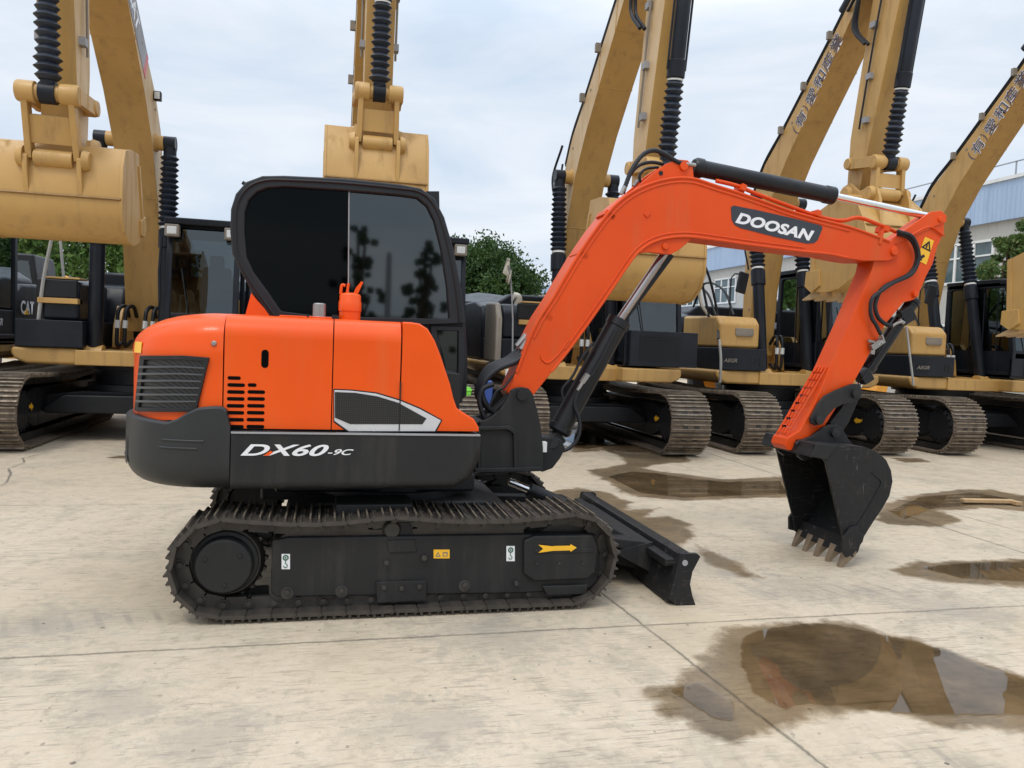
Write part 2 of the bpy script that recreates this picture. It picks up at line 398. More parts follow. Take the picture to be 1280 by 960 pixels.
# stickers on the track frame
def label(px, Y, mat, name, parent): return MB().prism(XZ(px, Y), Y, Y+.0012).build(name, mat, parent)
for sx, sy in ((357, 702), (638, 692)):
    s0 = label([(sx-5, sy-9.5), (sx+5.5, sy-9.5), (sx+5.5, sy+9.5), (sx-5, sy+9.5)], fy-.0025, 'decalwhite', 'hook_label', fr)
    p = aY(sx, sy, fy); k = MB()
    hk = [(p.x+.016*cos(a), p.z+.022+.016*sin(a)) for a in [2*pi*i/16 for i in range(16)]]
    hi = [(p.x+.009*cos(a), p.z+.022+.009*sin(a)) for a in [2*pi*i/16 for i in range(16)]]
    k.ring(hk, hi, fy-.0045, fy-.003); k.box(p.x-.002, p.x+.002, fy-.0045, fy-.003, p.z-.012, p.z+.008)
    k.tube([(p.x, fy-.004, p.z-.010), (p.x+.009, fy-.004, p.z-.018), (p.x+.006, fy-.004, p.z-.03), (p.x-.006, fy-.004, p.z-.03), (p.x-.01, fy-.004, p.z-.022)], .0022, 6)
    k.cyl((p.x, fy-.0045, p.z+.022), (p.x, fy-.003, p.z+.022), .005, seg=8)
    k.build('hook_symbol', 'labelgreen', s0)
s1 = label([(542, 687), (562, 687), (562, 698), (542, 698)], fy-.0025, 'labelyellow', 'warning_label', fr)
p = aY(552, 692.5, fy)
k = MB(); k.ring([(p.x-.036, p.z-.014), (p.x-.006, p.z-.014), (p.x-.021, p.z+.014)], [(p.x-.029, p.z-.010), (p.x-.013, p.z-.010), (p.x-.021, p.z+.005)], fy-.0045, fy-.003)
k.ring([(p.x+.006, p.z-.013), (p.x+.034, p.z-.013), (p.x+.034, p.z+.011), (p.x+.006, p.z+.011)], [(p.x+.010, p.z-.009), (p.x+.030, p.z-.009), (p.x+.030, p.z+.002), (p.x+.010, p.z+.007)], fy-.0045, fy-.003)
k.build('warning_symbol', 'brown', s1)
label([(673, 681), (692, 683), (692, 682.5), (713, 682), (713, 680), (721, 684.5), (713, 690), (713, 688), (692, 688.5), (673, 691), (679, 686)], .036, 'labelyellow', 'travel_arrow', fr)

# ---- carbody
cb = MB().prism([(-.25, .30), (1.15, .30), (1.15, .48), (.95, .56), (-.05, .56), (-.25, .46)], .42, 1.48).build('carbody', 'charcoal', EX, bevel=.02)
MB().lathe((.42, .95, .55), (.42, .95, .70), [(0, .50), (.35, .50), (.36, .46), (.8, .46), (.8, .52), (1, .52)], 48).build('slew_ring', 'black', EX)
MB().box(.05, .48, .16, .42, .50, .60).build('step_plate', 'charcoal', cb, bevel=.01)
MB().box(-.42, .05, 1.0, 1.45, .45, .66).box(-.30, .9, .5, 1.4, .60, .72).build('frame_block', 'black', EX, bevel=.02)
# ---- dozer blade
bp = XZ([(851, 692), (872, 692), (876, 696), (866, 715), (863, 730), (866, 745), (870, 757), (846, 757), (836, 749)], 0.)
X0 = bp[0][0]
ble = MB().prism([(X0-.06, .02), (X0+.0, .0), (X0+.065, .0), (X0+.035, .08), (X0+.022, .17), (X0+.045, .27), (X0+.085, .31), (X0+.05, .32), (X0-.0, .31), (X0-.03, .18)], .03, 1.87).build('dozer_blade', 'worn', EX, bevel=.004)
for yy, nm in ((0., 'end_plate'), (1.87, 'end_plate')):
    MB().prism(bp, yy, yy+.03).build(nm, 'worn', ble, bevel=.005)
MB().box(X0-.075, X0-.005, .05, 1.85, .225, .275).build('blade_beam', 'worn', ble, bevel=.012)
rv = MB()
for yy in (-.004, 1.86): rv.cyl((X0+.03, yy, .262), (X0+.03, yy+.045, .262), .018, seg=14)
rv.build('lifting_eye', 'grey', ble)
for yy, tw in ((.50, .05), (1.30, -.05)):
    MB().prism([(1.0, .24), (1.0, .42), (1.75, .40), (X0-.02, .24), (X0-.04, .07), (1.6, .18)], yy, yy+.10).build('blade_arm', 'charcoal', EX, bevel=.012)
MB().prism([(1.5, .30), (1.5, .36), (X0-.02, .29), (X0-.02, .23)], .36, 1.54).build('blade_gusset', 'charcoal', ble, bevel=.006)
MB().prism([(1.78, .24), (X0-.03, .30), (X0-.03, .10)], .34, .36).build('blade_gusset', 'charcoal', ble)
bcl = MB().cyl((1.36, .93, .53), (1.80, .93, .34), .05, seg=20).build('blade_cylinder', 'black', EX, bevel=.006)
MB().cyl((1.22, .93, .585), (1.37, .93, .525), .028, seg=16).build('blade_rod', 'chrome', bcl)
MB().cyl((1.80, .85, .33), (1.80, 1.01, .33), .045, seg=16).build('blade_pin', 'charcoal', bcl)

# ---- counterweight and rear hood: lofts of one plan outline
def plan(y0, y1, R, xc, inset=0., n=14, xfront=-.5):
    """near side -> rounded rear corner -> rear -> far corner -> far side"""
    pts = [(xfront, y0+inset), (vlerp(xfront, xc, .2), y0+inset), (vlerp(xfront, xc, .4), y0+inset), (vlerp(xfront, xc, .7), y0+inset)]; r = R-inset
    for i in range(n+1):
        a = pi/2*i/n; pts.append((xc-r*sin(a), y0+R-r*cos(a)))
    for i in range(n+1):
        a = pi/2*i/n; pts.append((xc-r*cos(a), y1-R+r*sin(a)))
    pts += [(vlerp(xfront, xc, .7), y1-inset), (vlerp(xfront, xc, .4), y1-inset), (xfront, y1-inset)]
    return pts
def loft(levels, name, mat, parent=EX, **kw):
    m = MB(); n = len(levels[0][0])
    for pts, z in levels:
        m.v += [Vector((p[0], p[1], z[i] if isinstance(z, list) else z)) for i, p in enumerate(pts)]
    for j in range(len(levels)-1):
        for k in range(n):
            a, b = j*n+k, j*n+(k+1) % n; m.f.append((a, b, b+n, a+n))
    m.f.append(tuple(range(n))[::-1]); m.f.append(tuple((len(levels)-1)*n+k for k in range(n)))
    m.mi = [0]*len(m.f)
    return m.build(name, mat, parent, **kw)
CWp = lambda i: plan(.035, 1.865, .50, -.603, i)
np_ = len(CWp(0))
ztop = []
for i, p in enumerate(CWp(0)):
    if i <= 3: ztop.append((1.035, 1.12, 1.135, 1.137)[i])
    elif i < 8: ztop.append((1.135, 1.128, 1.10, 1.065)[i-4])
    elif i < 18: ztop.append(1.045+.02*min(1, (i-8)/6))
    else: ztop.append(1.065)
lv = []
for k in range(8):
    a = pi/2*k/7; lv.append((CWp(.13*(1-sin(a))), .70+.15*(1-cos(a))*1.))
lv.append((CWp(0), ztop)); lv.append((CWp(.012), [z+.012 for z in ztop])); lv.append((CWp(.05), [z+.010 for z in ztop]))
CW = loft(lv, 'counterweight', 'cwpaint', smooth=40)
# moulded ribs and tail recess on the counterweight
rb = MB()
for z, s0, s1 in ((.965, .0, .42), (.925, .12, .50)):
    pl = []
    for i in range(9):
        a = vlerp(s0, s1, 1-i/8); xx = -.603+.12-.2*a*2
        pl.append((-.53-.30*a*.9, .033+ (0 if -.53-.27*a > -.603 else 0), z))
    pa = []
    for i in range(9):
        ang = vlerp(.05+s0*.5, .30+s1*.45, i/8); pa.append((-.603-.5*sin(ang), .035+.5-.5*cos(ang), z))
    rb.tube(pa, .006, 6, 0)
rb.build('moulded_rib', 'cwpaint', CW)
pa = [(-.603-.502*sin(a), .535-.502*cos(a)) for a in [1.13+.2*i/6 for i in range(7)]]
m = MB()
for i in range(6):
    (xa, ya), (xb, yb) = pa[i], pa[i+1]
    m.add([(xa, ya, .80+.02*i/6), (xb, yb, .80), (xb, yb, .95), (xa, ya, .93)], [(0, 1, 2, 3)])
m.build('tie_down_recess', 'black', CW)
MB().tube([(-.603-.496*sin(1.16), .535-.496*cos(1.16), .84), (-.603-.50*sin(1.22), .535-.50*cos(1.22), .86), (-.603-.496*sin(1.30), .535-.496*cos(1.30), .84)], .009, 8).build('tie_down_hook', 'cwpaint', CW)
xa = aY(279.5, 460, NS).x
HP = lambda i: plan(NS, 1.82, .50, -.577, i, xfront=xa-.004)
lv = []
lv.append((HP(0), 1.03))
for z in (1.15, 1.27, 1.38): lv.append((HP(0), z))
lv.append((HP(-.008), 1.42)); lv.append((HP(-.004), 1.445))
for k in range(1, 9):
    a = pi/2*k/8
    pts = HP(.19*(1-cos(a))); zz = []
    for i, p in enumerate(pts):
        back = max(0, min(1, (-.60-p[0])/.45)); zt = 1.635-.045*back**1.5; zb_ = vlerp(1.49, 1.45, back)
        zz.append(zb_+(zt-zb_)*sin(a))
    # rear leans in further
    pts = [(x+.09*(max(0, min(1, (-.60-x)/.45)))*(1-cos(a)), y) for x, y in pts]
    lv.append((pts, zz))
RH = loft(lv, 'rear_hood', 'orange', smooth=60)
# grille wrapped round the corner
def arcp(a, off=0., yr=NS): return (-.577-(.5+off)*sin(a), yr+.5-(.5+off)*cos(a))
def arcpatch(m, a0, a1, z0f, z1f, off0, off1, n=12):
    o = len(m.v); 
    for i in range(n+1):
        a = vlerp(a0, a1, i/n); t = i/n; z0, z1 = z0f(t), z1f(t); SH = .42
        b0, b1 = a+SH*(1.40-z0), a+SH*(1.40-z1)
        m.v += [Vector((*arcp(b0, off0), z0)), Vector((*arcp(b0, off1), z0)), Vector((*arcp(b1, off1), z1)), Vector((*arcp(b1, off0), z1))]
    for i in range(n):
        b = o+4*i
        m.f += [(b+1, b+5, b+6, b+2), (b+2, b+6, b+7, b+3), (b, b+4, b+5, b+1)]
    m.f += [(o, o+1, o+2, o+3), (o+4*n, o+4*n+3, o+4*n+2, o+4*n+1)]; m.mi += [0]*(3*n+2)
A0, A1 = .07, .93
GZ0 = lambda t: 1.115-.025*t; GZ1 = lambda t: 1.405-.02*abs(t-.3)
m = MB(); arcpatch(m, A0+.03, A1-.03, lambda t: GZ0(t)+.01, lambda t: GZ1(t)-.01, .001, .004); GR = m.build('radiator_screen', 'fins', EX)
m = MB()
arcpatch(m, A0, A1, GZ0, lambda t: GZ0(t)+.02, .0, .018); arcpatch(m, A0, A1, lambda t: GZ1(t)-.022, GZ1, .0, .018)
arcpatch(m, A0, A0+.05, lambda t: GZ0(0), lambda t: GZ1(0), .0, .018); arcpatch(m, A1-.10, A1, lambda t: GZ0(1), lambda t: GZ1(1), .0, .018)
m.build('grille_frame', 'charcoal', GR, bevel=.005, smooth=50)
m = MB()
for k in range(1, 7):
    arcpatch(m, A0+.02, A1-.02, lambda t, k=k: vlerp(GZ0(t)+.02, GZ1(t)-.02, k/7)-.004-.006*t, lambda t, k=k: vlerp(GZ0(t)+.02, GZ1(t)-.02, k/7)+.003, .004, .019)
m.build('grille_louvres', 'grilleg', GR, smooth=50)
# rear warning label
m = MB(); o = 0
def arcl(m, a0, a1, z0, z1, yr=NS, off=.008, lean=.02):
    n = 5; o = len(m.v)
    for i in range(n+1):
        a = vlerp(a0, a1, i/n); xo, yo = arcp(a, off+.0025); x2, y2 = arcp(a, off-lean)
        m.v += [Vector((xo, yo, z0)), Vector((x2, y2, z1))]
    for i in range(n): m.f.append((o+2*i, o+2*i+2, o+2*i+3, o+2*i+1)); m.mi.append(0)
arcl(m, .93, 1.14, 1.405, 1.465, off=.009, lean=.002); m.build('warning_label', 'labelyellow', RH)
# bolts
for x, y in ((267.5, 429.5), (266.5, 516.5)):
    p = aY(x, y, NS); MB().lathe((p.x, NS+.004, p.z), (p.x, NS-.012, p.z), [(0, .015), (.5, .015), (1, .009)], 14).build('hood_bolt', 'steel', RH)

# ---- skirt
sk = MB().prism([(-.495, 1.022), (.835, 1.012), (.835, .86), (.79, .76), (.70, .71), (-.495, .705)], .04, 1.86).build('side_skirt', 'charcoal', EX, bevel=.05, seg=4, wfn=lambda a, b: abs(a.y-b.y) < .01 and a.y < .1 and max(a.z, b.z) < .87 and min(a.x, b.x) > -.6 and not (abs(a.x+.495) < .01 and abs(b.x+.495) < .01), smooth=40)
MB().box(-.495, .83, .034, .05, 1.008, 1.018).build('skirt_trim', 'grey', sk)
# ---- hood panels with rounded top edges
inner = MB().box(-.6, .72, .12, 1.75, 1.0, 1.35).box(-.6, .60, .12, .93, 1.3, 1.55).build('inner_body', 'black', EX)
def panel(px, name, ref=NS, depth=.93, bev=.12, **kw):
    P = XZ(px, ref)
    zb = 1.2
    return MB().prism(P, ref, depth).build(name, 'orange', EX, bevel=bev, seg=7, wfn=lambda a, b: max(a.y, b.y) < ref+.01 and kw.get('w', lambda a, b: min(a.z, b.z) > 1.5)(a, b), smooth=50)
zt = lambda x: 1.632-.004*x
def ppanel(x0, x1, name, f=None):
    pts = [(x0, 1.03), (x1, 1.03), (x1, zt(x1)), (x0, zt(x0))]
    return MB().prism(pts, NS, .93).build(name, 'orange', EX, bevel=.12, seg=8, wfn=lambda a, b: max(a.y, b.y) < NS+.01 and min(a.z, b.z) > 1.5, smooth=50)
xb, xc_ = aY(416, 460, NS).x, aY(501.5, 460, NS).x
D1 = ppanel(xa+.003, xb-.003, 'engine_door'); D2 = ppanel(xb+.003, xc_-.005, 'centre_panel')
fp = [(xc_+.003, 1.03), (.828, 1.03), (.828, 1.055), (.80, 1.10), (.74, 1.135), (.70, 1.16)]
# smooth shoulder
pp = XZ([(566, 497), (562, 480), (556, 462), (550, 444), (543, 426), (534, 411), (524, 404.5), (514, 402.5)], NS+.03)
fp += [(x, min(z, zt(x))) for x, z in pp]+[(xc_+.003, zt(xc_))]
D3 = MB().prism(fp, NS, .90).build('front_panel', 'orange', EX, bevel=.07, seg=6, wfn=lambda a, b: max(a.y, b.y) < NS+.01 and min(a.z, b.z) > 1.04 and not (abs(a.x-xc_-.003) < .01 and abs(b.x-xc_-.003) < .01), smooth=50)
# vents + handle
def slot(m, x0, x1, y, hh, Y=NS):
    a, b = aY(x0, y, Y), aY(x1, y, Y); z = (a.z+b.z)/2; r = hh
    pts = [(b.x-r+r*cos(t), z+r*sin(t)) for t in [-pi/2+pi*i/8 for i in range(9)]]+[(a.x+r+r*cos(t), z+r*sin(t)) for t in [pi/2+pi*i/8 for i in range(9)]]
    m.prism(pts, Y-.0015, Y+.03)
m = MB()
rows = [472.5, 481.3, 490, 498.6, 507.3, 515.9, 524.6, 533.3]
for i, y in enumerate(rows):
    slot(m, 284.5-i*.3, (301 if i == 0 else 306.5)-i*.25, y, .0095)
    if i: slot(m, 310-i*.3, (321 if i == 1 else 331.8)-i*.2, y, .0095)
m.build('vent_slots', 'void', D1)
m = MB(); a, b = aY(331.5, 437, NS), aY(331.5, 460, NS); r = .0185
m.prism([(a.x+r*cos(t), a.z-r+r*sin(t)) for t in [pi*i/8 for i in range(9)]]+[(a.x+r*cos(t), b.z+r+r*sin(t)) for t in [pi+pi*i/8 for i in range(9)]], NS-.0015, NS+.03)
m.build('door_handle', 'void', D1)
# side intake with silver frame
so = [(418, 487.5), (440, 488.5), (470, 492), (500, 501), (525, 511.5), (551, 525.5), (543.5, 539), (436, 539), (418, 526)]
label([(416.8, 486), (440, 487), (471, 490.5), (501, 499.5), (526, 510), (553, 525), (545, 540.6), (435, 540.6), (416.8, 527.5)], NS-.002, 'black', 'intake_shadow_gap', D2)
sw = MB().prism(XZ(so, NS), NS-.008, NS-.001).build('silver_trim', 'silver', D2, bevel=.002)
mi = [(418.6, 490), (444, 491), (472, 495.5), (498, 503.5), (533, 523), (528, 530.2), (438, 530.2), (418.6, 522)]
MB().prism(XZ(mi, NS-.008), NS-.0105, NS-.007).build('intake_mesh', 'mesh', D2)
MB().box(xc_-.004, xc_+.002, NS-.0115, NS+.01, 1.03, 1.30).build('panel_gap', 'black', D2)
# model lettering on the skirt
p0 = aY(300.5, 569.5, .04)
w = aY(410, 569, .04).x-p0.x
text('DX60', (p0.x, .04, p0.z), (1, 0, 0), (0, 0, 1), .062, 'decalwhite', sk, shear=.42, bold=.018, depth=.0025, width=w, spacing=1.02)
text('DX60', (p0.x+.003, .04, p0.z), (1, 0, 0), (0, 0, 1), .062, 'decalwhite', sk, shear=.42, bold=.018, depth=.0034, width=w, spacing=1.02)
p1 = aY(409.5, 568.7, .04); text('-9C', (p1.x, .04, p1.z), (1, 0, 0), (0, 0, 1), .032, 'decalwhite', sk, shear=.4, bold=.015, depth=.0025, width=aY(442, 569, .04).x-p1.x)
q = XZ([(329.5, 569.3), (338, 563.3), (341.5, 565.2), (336, 569.3)], .04); MB().prism(q, .0345, .0365).build('orange_flash', 'orange', sk)

# ---- things on top of the hood
ex = MB()
a = aY(437, 400, .45)
ex.lathe((a.x, .45, 1.55), (a.x, .45, aY(437, 366, .45).z), [(0, .062), (.55, .062), (.56, .066), (.78, .066), (.8, .062), (.93, .062), (.97, .055), (1, .03)], 28)
ex.build('exhaust_stub', 'orange', EX, smooth=40)
zt_ = aY(437, 366, .45).z
hk = MB()
hk.tube([(a.x-.055, .45, zt_-.01), (a.x-.05, .45, zt_+.04), (a.x-.03, .45, zt_+.04)], .009, 8); hk.tube([(a.x-.02, .44, zt_-.01), (a.x-.012, .44, zt_+.055)], .008, 8, 0)
hk.prism([(a.x+.015, zt_-.01), (a.x+.045, zt_), (a.x+.072, zt_+.065), (a.x+.06, zt_+.07), (a.x+.03, zt_+.03)], .43, .46)
hk.build('rain_cap', 'orange', EX, bevel=.003)
c = aY(399, 392, .35)
MB().lathe((c.x, .35, 1.60), (c.x, .35, aY(399, 379, .35).z), [(0, .045), (.35, .045), (.36, .037), (.95, .036), (1, .03)], 12, True).build('tank_cap', 'steel', EX, bevel=.002)
pl_ = MB()
for x0, x1 in ((350, 384), (386, 415)):
    A, B = aY(x0, 394, .35), aY(x1, 394, .35); pl_.box(A.x, B.x, .30, .45, 1.60, 1.643)
pl_.build('top_plate', 'orange', EX, bevel=.004)
MB().box(aY(415, 394, .4).x, aY(422, 394, .4).x, .38, .44, 1.60, 1.66).build('rubber_stop', 'rubber', EX)

# ---- cab
CY0, CY1 = .95, 1.86
co = [(346, 400), (330, 385), (312, 361), (300, 338), (291, 318), (288, 290), (289, 262), (295, 243), (308, 228), (328, 220.5), (355, 220), (430, 223.5), (500, 231), (526, 236), (543, 249), (555, 272), (566, 310), (576, 360), (584, 410), (586, 450), (584, 495), (560, 515), (346, 515)]
cabP = XZ(co, CY0)
cab = MB().prism([(x, z) for x, z in cabP], CY0+.03, CY1).build('cab', 'rubber', EX, bevel=.05, seg=4, wfn=lambda a, b: abs(a.y-b.y) < .01 and min(a.z, b.z) > 1.3, smooth=60)
outer = [(338, 397), (315, 364), (300, 338), (291, 318), (288, 290), (289, 262), (295, 243), (308, 228), (328, 220.5), (355, 220), (430, 223.5), (500, 231), (526, 236), (543, 249), (555, 272), (566, 310), (576, 360), (582, 404), (480, 408), (400, 408)]
innr = [(352, 389), (335, 364), (318, 341), (309, 322), (306.5, 290), (307, 266), (312, 251), (322, 241), (335, 236), (356, 234.5), (430, 239), (500, 245), (521, 248), (533, 258), (542, 276), (551, 312), (558, 358), (561, 399), (480, 397), (400, 395)]
MB().ring(XZ(outer, CY0), XZ(innr, CY0), CY0-.025, CY0+.05).build('cab_side_frame', 'rubber', cab, bevel=.014, seg=3, smooth=50)
# raised seam on the frame
mid = [((2*o[0]+i[0])/3, (2*o[1]+i[1])/3) for o, i in zip(outer, innr)][:18]
MB().tube([(x, CY0-.027, z) for x, z in XZ(mid, CY0-.025)], .010, 6, 2).build('door_seal', 'black', cab)
def winpoly(px): return XZ(px, CY0)
gl = MB().prism(winpoly([(352, 391), (335, 364), (318, 341), (309, 322), (306.5, 290), (307, 266), (312, 251), (322, 241), (335, 236), (356, 234.5), (430, 239), (436, 239), (436, 397)]), CY0+.004, CY0+.010).build('sliding_window', 'tint', cab)
MB().prism(winpoly([(419, 238), (500, 245), (521, 248), (533, 258), (542, 276), (551, 312), (558, 358), (562, 401), (419, 398)]), CY0+.013, CY0+.018).build('side_window', 'tint2', cab)
MB().prism(winpoly([(435.5, 239), (437, 239), (436, 397), (434.5, 397)]), CY0+.001, CY0+.012).build('window_seal', 'grey', cab)
MB().prism(winpoly([(546, 413), (572, 413), (571, 470), (568, 500), (562, 500), (556, 450)]), CY0+.012, CY0+.02).build('lower_window', 'tint2', cab)
MB().ring(XZ([(538, 407), (580, 408), (582, 450), (578, 503), (560, 508), (540, 440)], CY0), XZ([(546, 413), (573, 414), (573, 455), (569, 499), (564, 500), (550, 440)], CY0), CY0+.0, CY0+.05).build('lower_window_frame', 'rubber', cab, bevel=.006)
xr_ = aY(566, 310, CY0).x
MB().box(.70, .725, CY0+.10, CY1-.10, 1.3, 2.25).build('windscreen', 'tint', cab)
# orange pillar behind the cab corner, roof stubs
side([(306, 396), (314, 366), (322, 376), (340, 396)], .93, 1.7, 'cab_support', 'orange')
MB().prism(XZ([(533, 239), (549, 239), (549.5, 262), (541, 250)], 1.3), 1.3, 1.33).build('lamp_bracket', 'rubber', cab)
MB().cyl(aY(311, 233, 1.0), aY(303, 228, 1.0), .012, seg=8).build('grab_stub', 'rubber', cab)

# ---- boom foot (swing bracket)
br = side([(600, 592), (600, 527), (612, 523), (625, 513), (634, 500), (639, 488), (645, 485), (653, 484), (661, 485.5), (666, 492), (671, 510), (676, 532), (679, 560), (679, 589)], .76, .80, 'swing_bracket', 'charcoal', bevel=.006)
side([(600, 592), (600, 530), (612, 526), (625, 515), (634, 502), (639, 490), (653, 484), (664, 488), (676, 532), (679, 589)], 1.14, 1.18, 'swing_bracket', 'charcoal', Yref=.76, bevel=.006)
side([(595, 591), (595, 530), (605, 527), (625, 536), (640, 540), (645, 560), (645, 591)], .80, 1.14, 'swing_bracket', 'black', Yref=.76)
MB().ring(XZ([(597, 590), (597, 533), (636, 532), (645, 538), (647, 590)], .75), XZ([(600, 585), (600, 538), (634, 537), (641, 542), (642, 585)], .75), .735, .77).build('bracket_rib', 'charcoal', br, bevel=.006)
side([(594, 586), (677, 584), (678, 589), (594, 591)], .73, .80, 'bracket_foot', 'charcoal', bevel=.004)
p = aY(652, 494, .76); MB().lathe((p.x, .742, p.z), (p.x, 1.20, p.z), [(0, .034), (.02, .036), (.98, .036), (1, .034)], 20).build('boom_pin', 'charcoal', br)
MB().prism(XZ([(672, 545), (700, 548), (706, 560), (700, 572), (690, 585), (676, 590)], .85), .83, 1.10).build('cylinder_foot', 'black', EX, bevel=.01)
MB().box(aY(677, 555, .8).x, aY(683, 555, .8).x, .78, .84, aY(680, 565, .8).z, aY(680, 552, .8).z).build('reflector', 'white', br, bevel=.003)

# ---- boom
BY0, BY1 = .83, 1.07
up = [(634, 489), (645, 465), (662, 420), (674, 396), (690, 372), (704, 348), (722, 318), (743, 287), (766, 258), (790, 239), (817, 227), (844, 221.5), (868, 222.5), (895, 231), (924, 240), (958, 252), (989, 263), (1024, 273), (1063, 283), (1094, 294), (1112, 301), (1122, 308), (1124, 316), (1120, 323)]
lo = [(1110, 326), (1079, 326), (1060, 323), (1036, 318), (1005, 315), (973, 311), (934, 306), (895, 300.5), (868, 297), (850, 296.5), (830, 299), (813, 305), (798, 316), (784, 334), (768, 358), (739, 400), (710, 440), (690, 465), (667, 494), (658, 502), (648, 503), (638, 499)]
boom = MB().prism(XZ(up+lo, BY0), BY0, BY1).build('boom', 'orange2', EX, bevel=.005)
# flange lips along top and bottom plates
def lip(px, off, name, r=.007):
    P = [Vector((x, z)) for x, z in XZ(px, BY0)]; Q = []
    for i, q_ in enumerate(P):
        d = (P[min(i+1, len(P)-1)]-P[max(i-1, 0)]).normalized(); nn = Vector((d.y, -d.x))*off; Q.append((q_.x+nn.x, BY0-.001, q_.y+nn.y))
    MB().tube(Q, r, 8, 2).build(name, 'orange2', boom)
lip(up[2:-5], .035, 'weld_seam', .007); lip(up[1:-3], .006, 'flange_edge', .010); lip(lo[4:-5], .032, 'weld_seam', .006); lip(lo[2:-4], .004, 'flange_edge', .010)
MB().tube([(x, BY0-.002, z) for x, z in XZ([(711, 425), (700, 440), (686, 453), (678, 450), (676, 444)], BY0)], .006, 6).build('weld_seam', 'orange2', boom)
# lugs
lug = side([(795, 317), (806, 309), (830, 298), (868, 294), (858, 305), (848, 313), (838, 318), (826, 317), (812, 315)], BY0+.01, BY0+.05, 'boom_lug', 'orange2', bevel=.004)
p = aY(832, 308, BY0); MB().lathe((p.x, BY0-.008, p.z), (p.x, BY0+.02, p.z), [(0, .022), (1, .026)], 18).build('pin_boss', 'orange2', boom, bevel=.003)
def lugpx(Y0): return MB().prism(XZ([(786, 242), (800, 230), (815, 217), (832, 205), (846, 200), (858, 201), (864, 206), (866, 224), (840, 226), (812, 232)], BY0+.04), Y0, Y0+.03)
lg = lugpx(BY0+.02).build('top_lug', 'orange2', boom, bevel=.004); lugpx(BY1-.05).build('top_lug', 'orange2', boom, bevel=.004)
p = aY(826, 216.5, BY0+.02); MB().lathe((p.x, BY0+.016, p.z), (p.x, BY0+.03, p.z), [(0, .016), (1, .016)], 14).build('lug_hole', 'black', lg)
p = aY(854, 208, BY0+.02); MB().lathe((p.x, BY0+.0, p.z), (p.x, BY1-.0, p.z), [(0, .03), (1, .03)], 18).build('cylinder_pin', 'orange2', boom, bevel=.003)
p = aY(809, 267.5, BY0); s_ = .022; MB().prism([(p.x-s_*1.2, p.z-.004), (p.x-.004, p.z-s_*1.2), (p.x+s_*1.2, p.z+.004), (p.x+.004, p.z+s_*1.2)], BY0-.008, BY0+.01).build('boss_plate', 'orange2', boom, bevel=.002)
p = aY(1117, 314.5, BY0); MB().lathe((p.x, BY0-.02, p.z), (p.x, BY0+.01, p.z), [(0, .028), (.5, .034), (1, .034)], 20).build('arm_pin', 'orange2', boom, bevel=.004)
# maker's plate
nb = [(913.5, 259), (917, 257), (950, 263.5), (1000, 275), (1026, 282), (1028, 285), (1022, 300), (1017, 304), (1008, 304.5), (970, 296.5), (925, 285), (918, 281), (914.5, 275)]
nbp = MB().prism(XZ(nb, BY0), BY0-.003, BY0+.001).build('name_decal', 'decaldark', boom)
a_, b_ = aY(918.5, 278.5, BY0), aY(1012.5, 301.5, BY0); rt = (b_-a_); ang = rt.normalized(); upv = Vector((-ang.z, 0, ang.x))
hgt = (aY(921, 263.5, BY0)-aY(918.5, 278.5, BY0)).length
text('DOOSAN', a_, ang, upv, hgt*.92, 'decalwhite', nbp, shear=.28, bold=.045, depth=.0045, width=rt.length*1.03, spacing=1.05)
# hydraulic pipes along the boom
Yp = BY0+.05
for k, (dy_, yy) in enumerate(((0, .86), (0, .92))):
    P = [(895, 227), (920, 233), (945, 243), (985, 258), (1025, 272), (1052, 277), (1072, 273), (1092, 279), (1120, 291)]
    MB().tube([aY(x, y-1.5+k, yy) for x, y in P], .0125, 8, 2).build('boom_pipe', 'orange2', boom)
for x, y in ((925, 236), (1018, 268), (1103, 287)): MB().obox(aY(x, y, .88), (.018, 0, -.006), (0, .06, 0), (.006, 0, .022)).build('pipe_clamp', 'orange2', boom, bevel=.003)
MB().obox(aY(1100, 297, .84), (.012, 0, 0), (0, .02, 0), (.008, 0, .05)).build('pipe_clamp', 'orange2', boom, bevel=.003)
for k in range(3):
    P = [(676-k*3, 424-k), (690-k*3, 392), (707-k*3, 362), (730-k*4, 322-k), (750-k*4, 292-k), (768-k*4, 268-k*2), (788-k*2, 247-k*2)]
    MB().tube([aY(x, y, .87+.05*k) for x, y in P], .013, 8, 2).build('boom_pipe', 'orange2', boom)
for x, y in ((680, 396), (724, 320), (757, 271)): MB().obox(aY(x, y, .92), (.01, 0, .018), (0, .09, 0), (-.035, 0, .02)).build('pipe_clamp', 'orange2', boom, bevel=.003)
MB().tube([aY(x, y, .84) for x, y in [(641, 470), (652, 452), (664, 430), (690, 383), (715, 345), (735, 306), (744, 290), (752, 276), (766, 262)]], .004, 6, 2).build('boom_cable', 'rubber', boom)
# hoses at the boom foot and head
def hose(px, Y, r, name='hydraulic_hose', mat='rubber', ribs=True, parent=EX):
    pts = [aY(x, y, Y[i] if isinstance(Y, (list, tuple)) else Y) for i, (x, y) in enumerate(px)]
    return MB().tube(pts, r, 10, 6 if ribs else 3, ribs).build(name, mat, parent, smooth=60)
fi = MB()
for k, (x0, y0, x1, y1) in enumerate(((674, 424, 660, 440), (669, 421, 655, 437), (664, 419, 650, 433))):
    fi.cyl(aY(x0-6, y0, .86+.05*k), aY(x1-4, y1, .86+.05*k), .024, .021, 8)
fi.build('hose_fitting', 'steel', EX, bevel=.002)
for k in range(4):
    o = k*4
    hose([(660-o, 440-k), (645-o, 452-k), (622-o, 462-k), (606-o*.6, 477), (603-o*.5, 495), (613-o*.3, 512-o*.2), (628, 520+o*.2), (640, 530)], .86+.045*k, .018)
hose([(617, 480), (604, 486), (599, 500), (604, 518), (612, 530)], .84, .016)
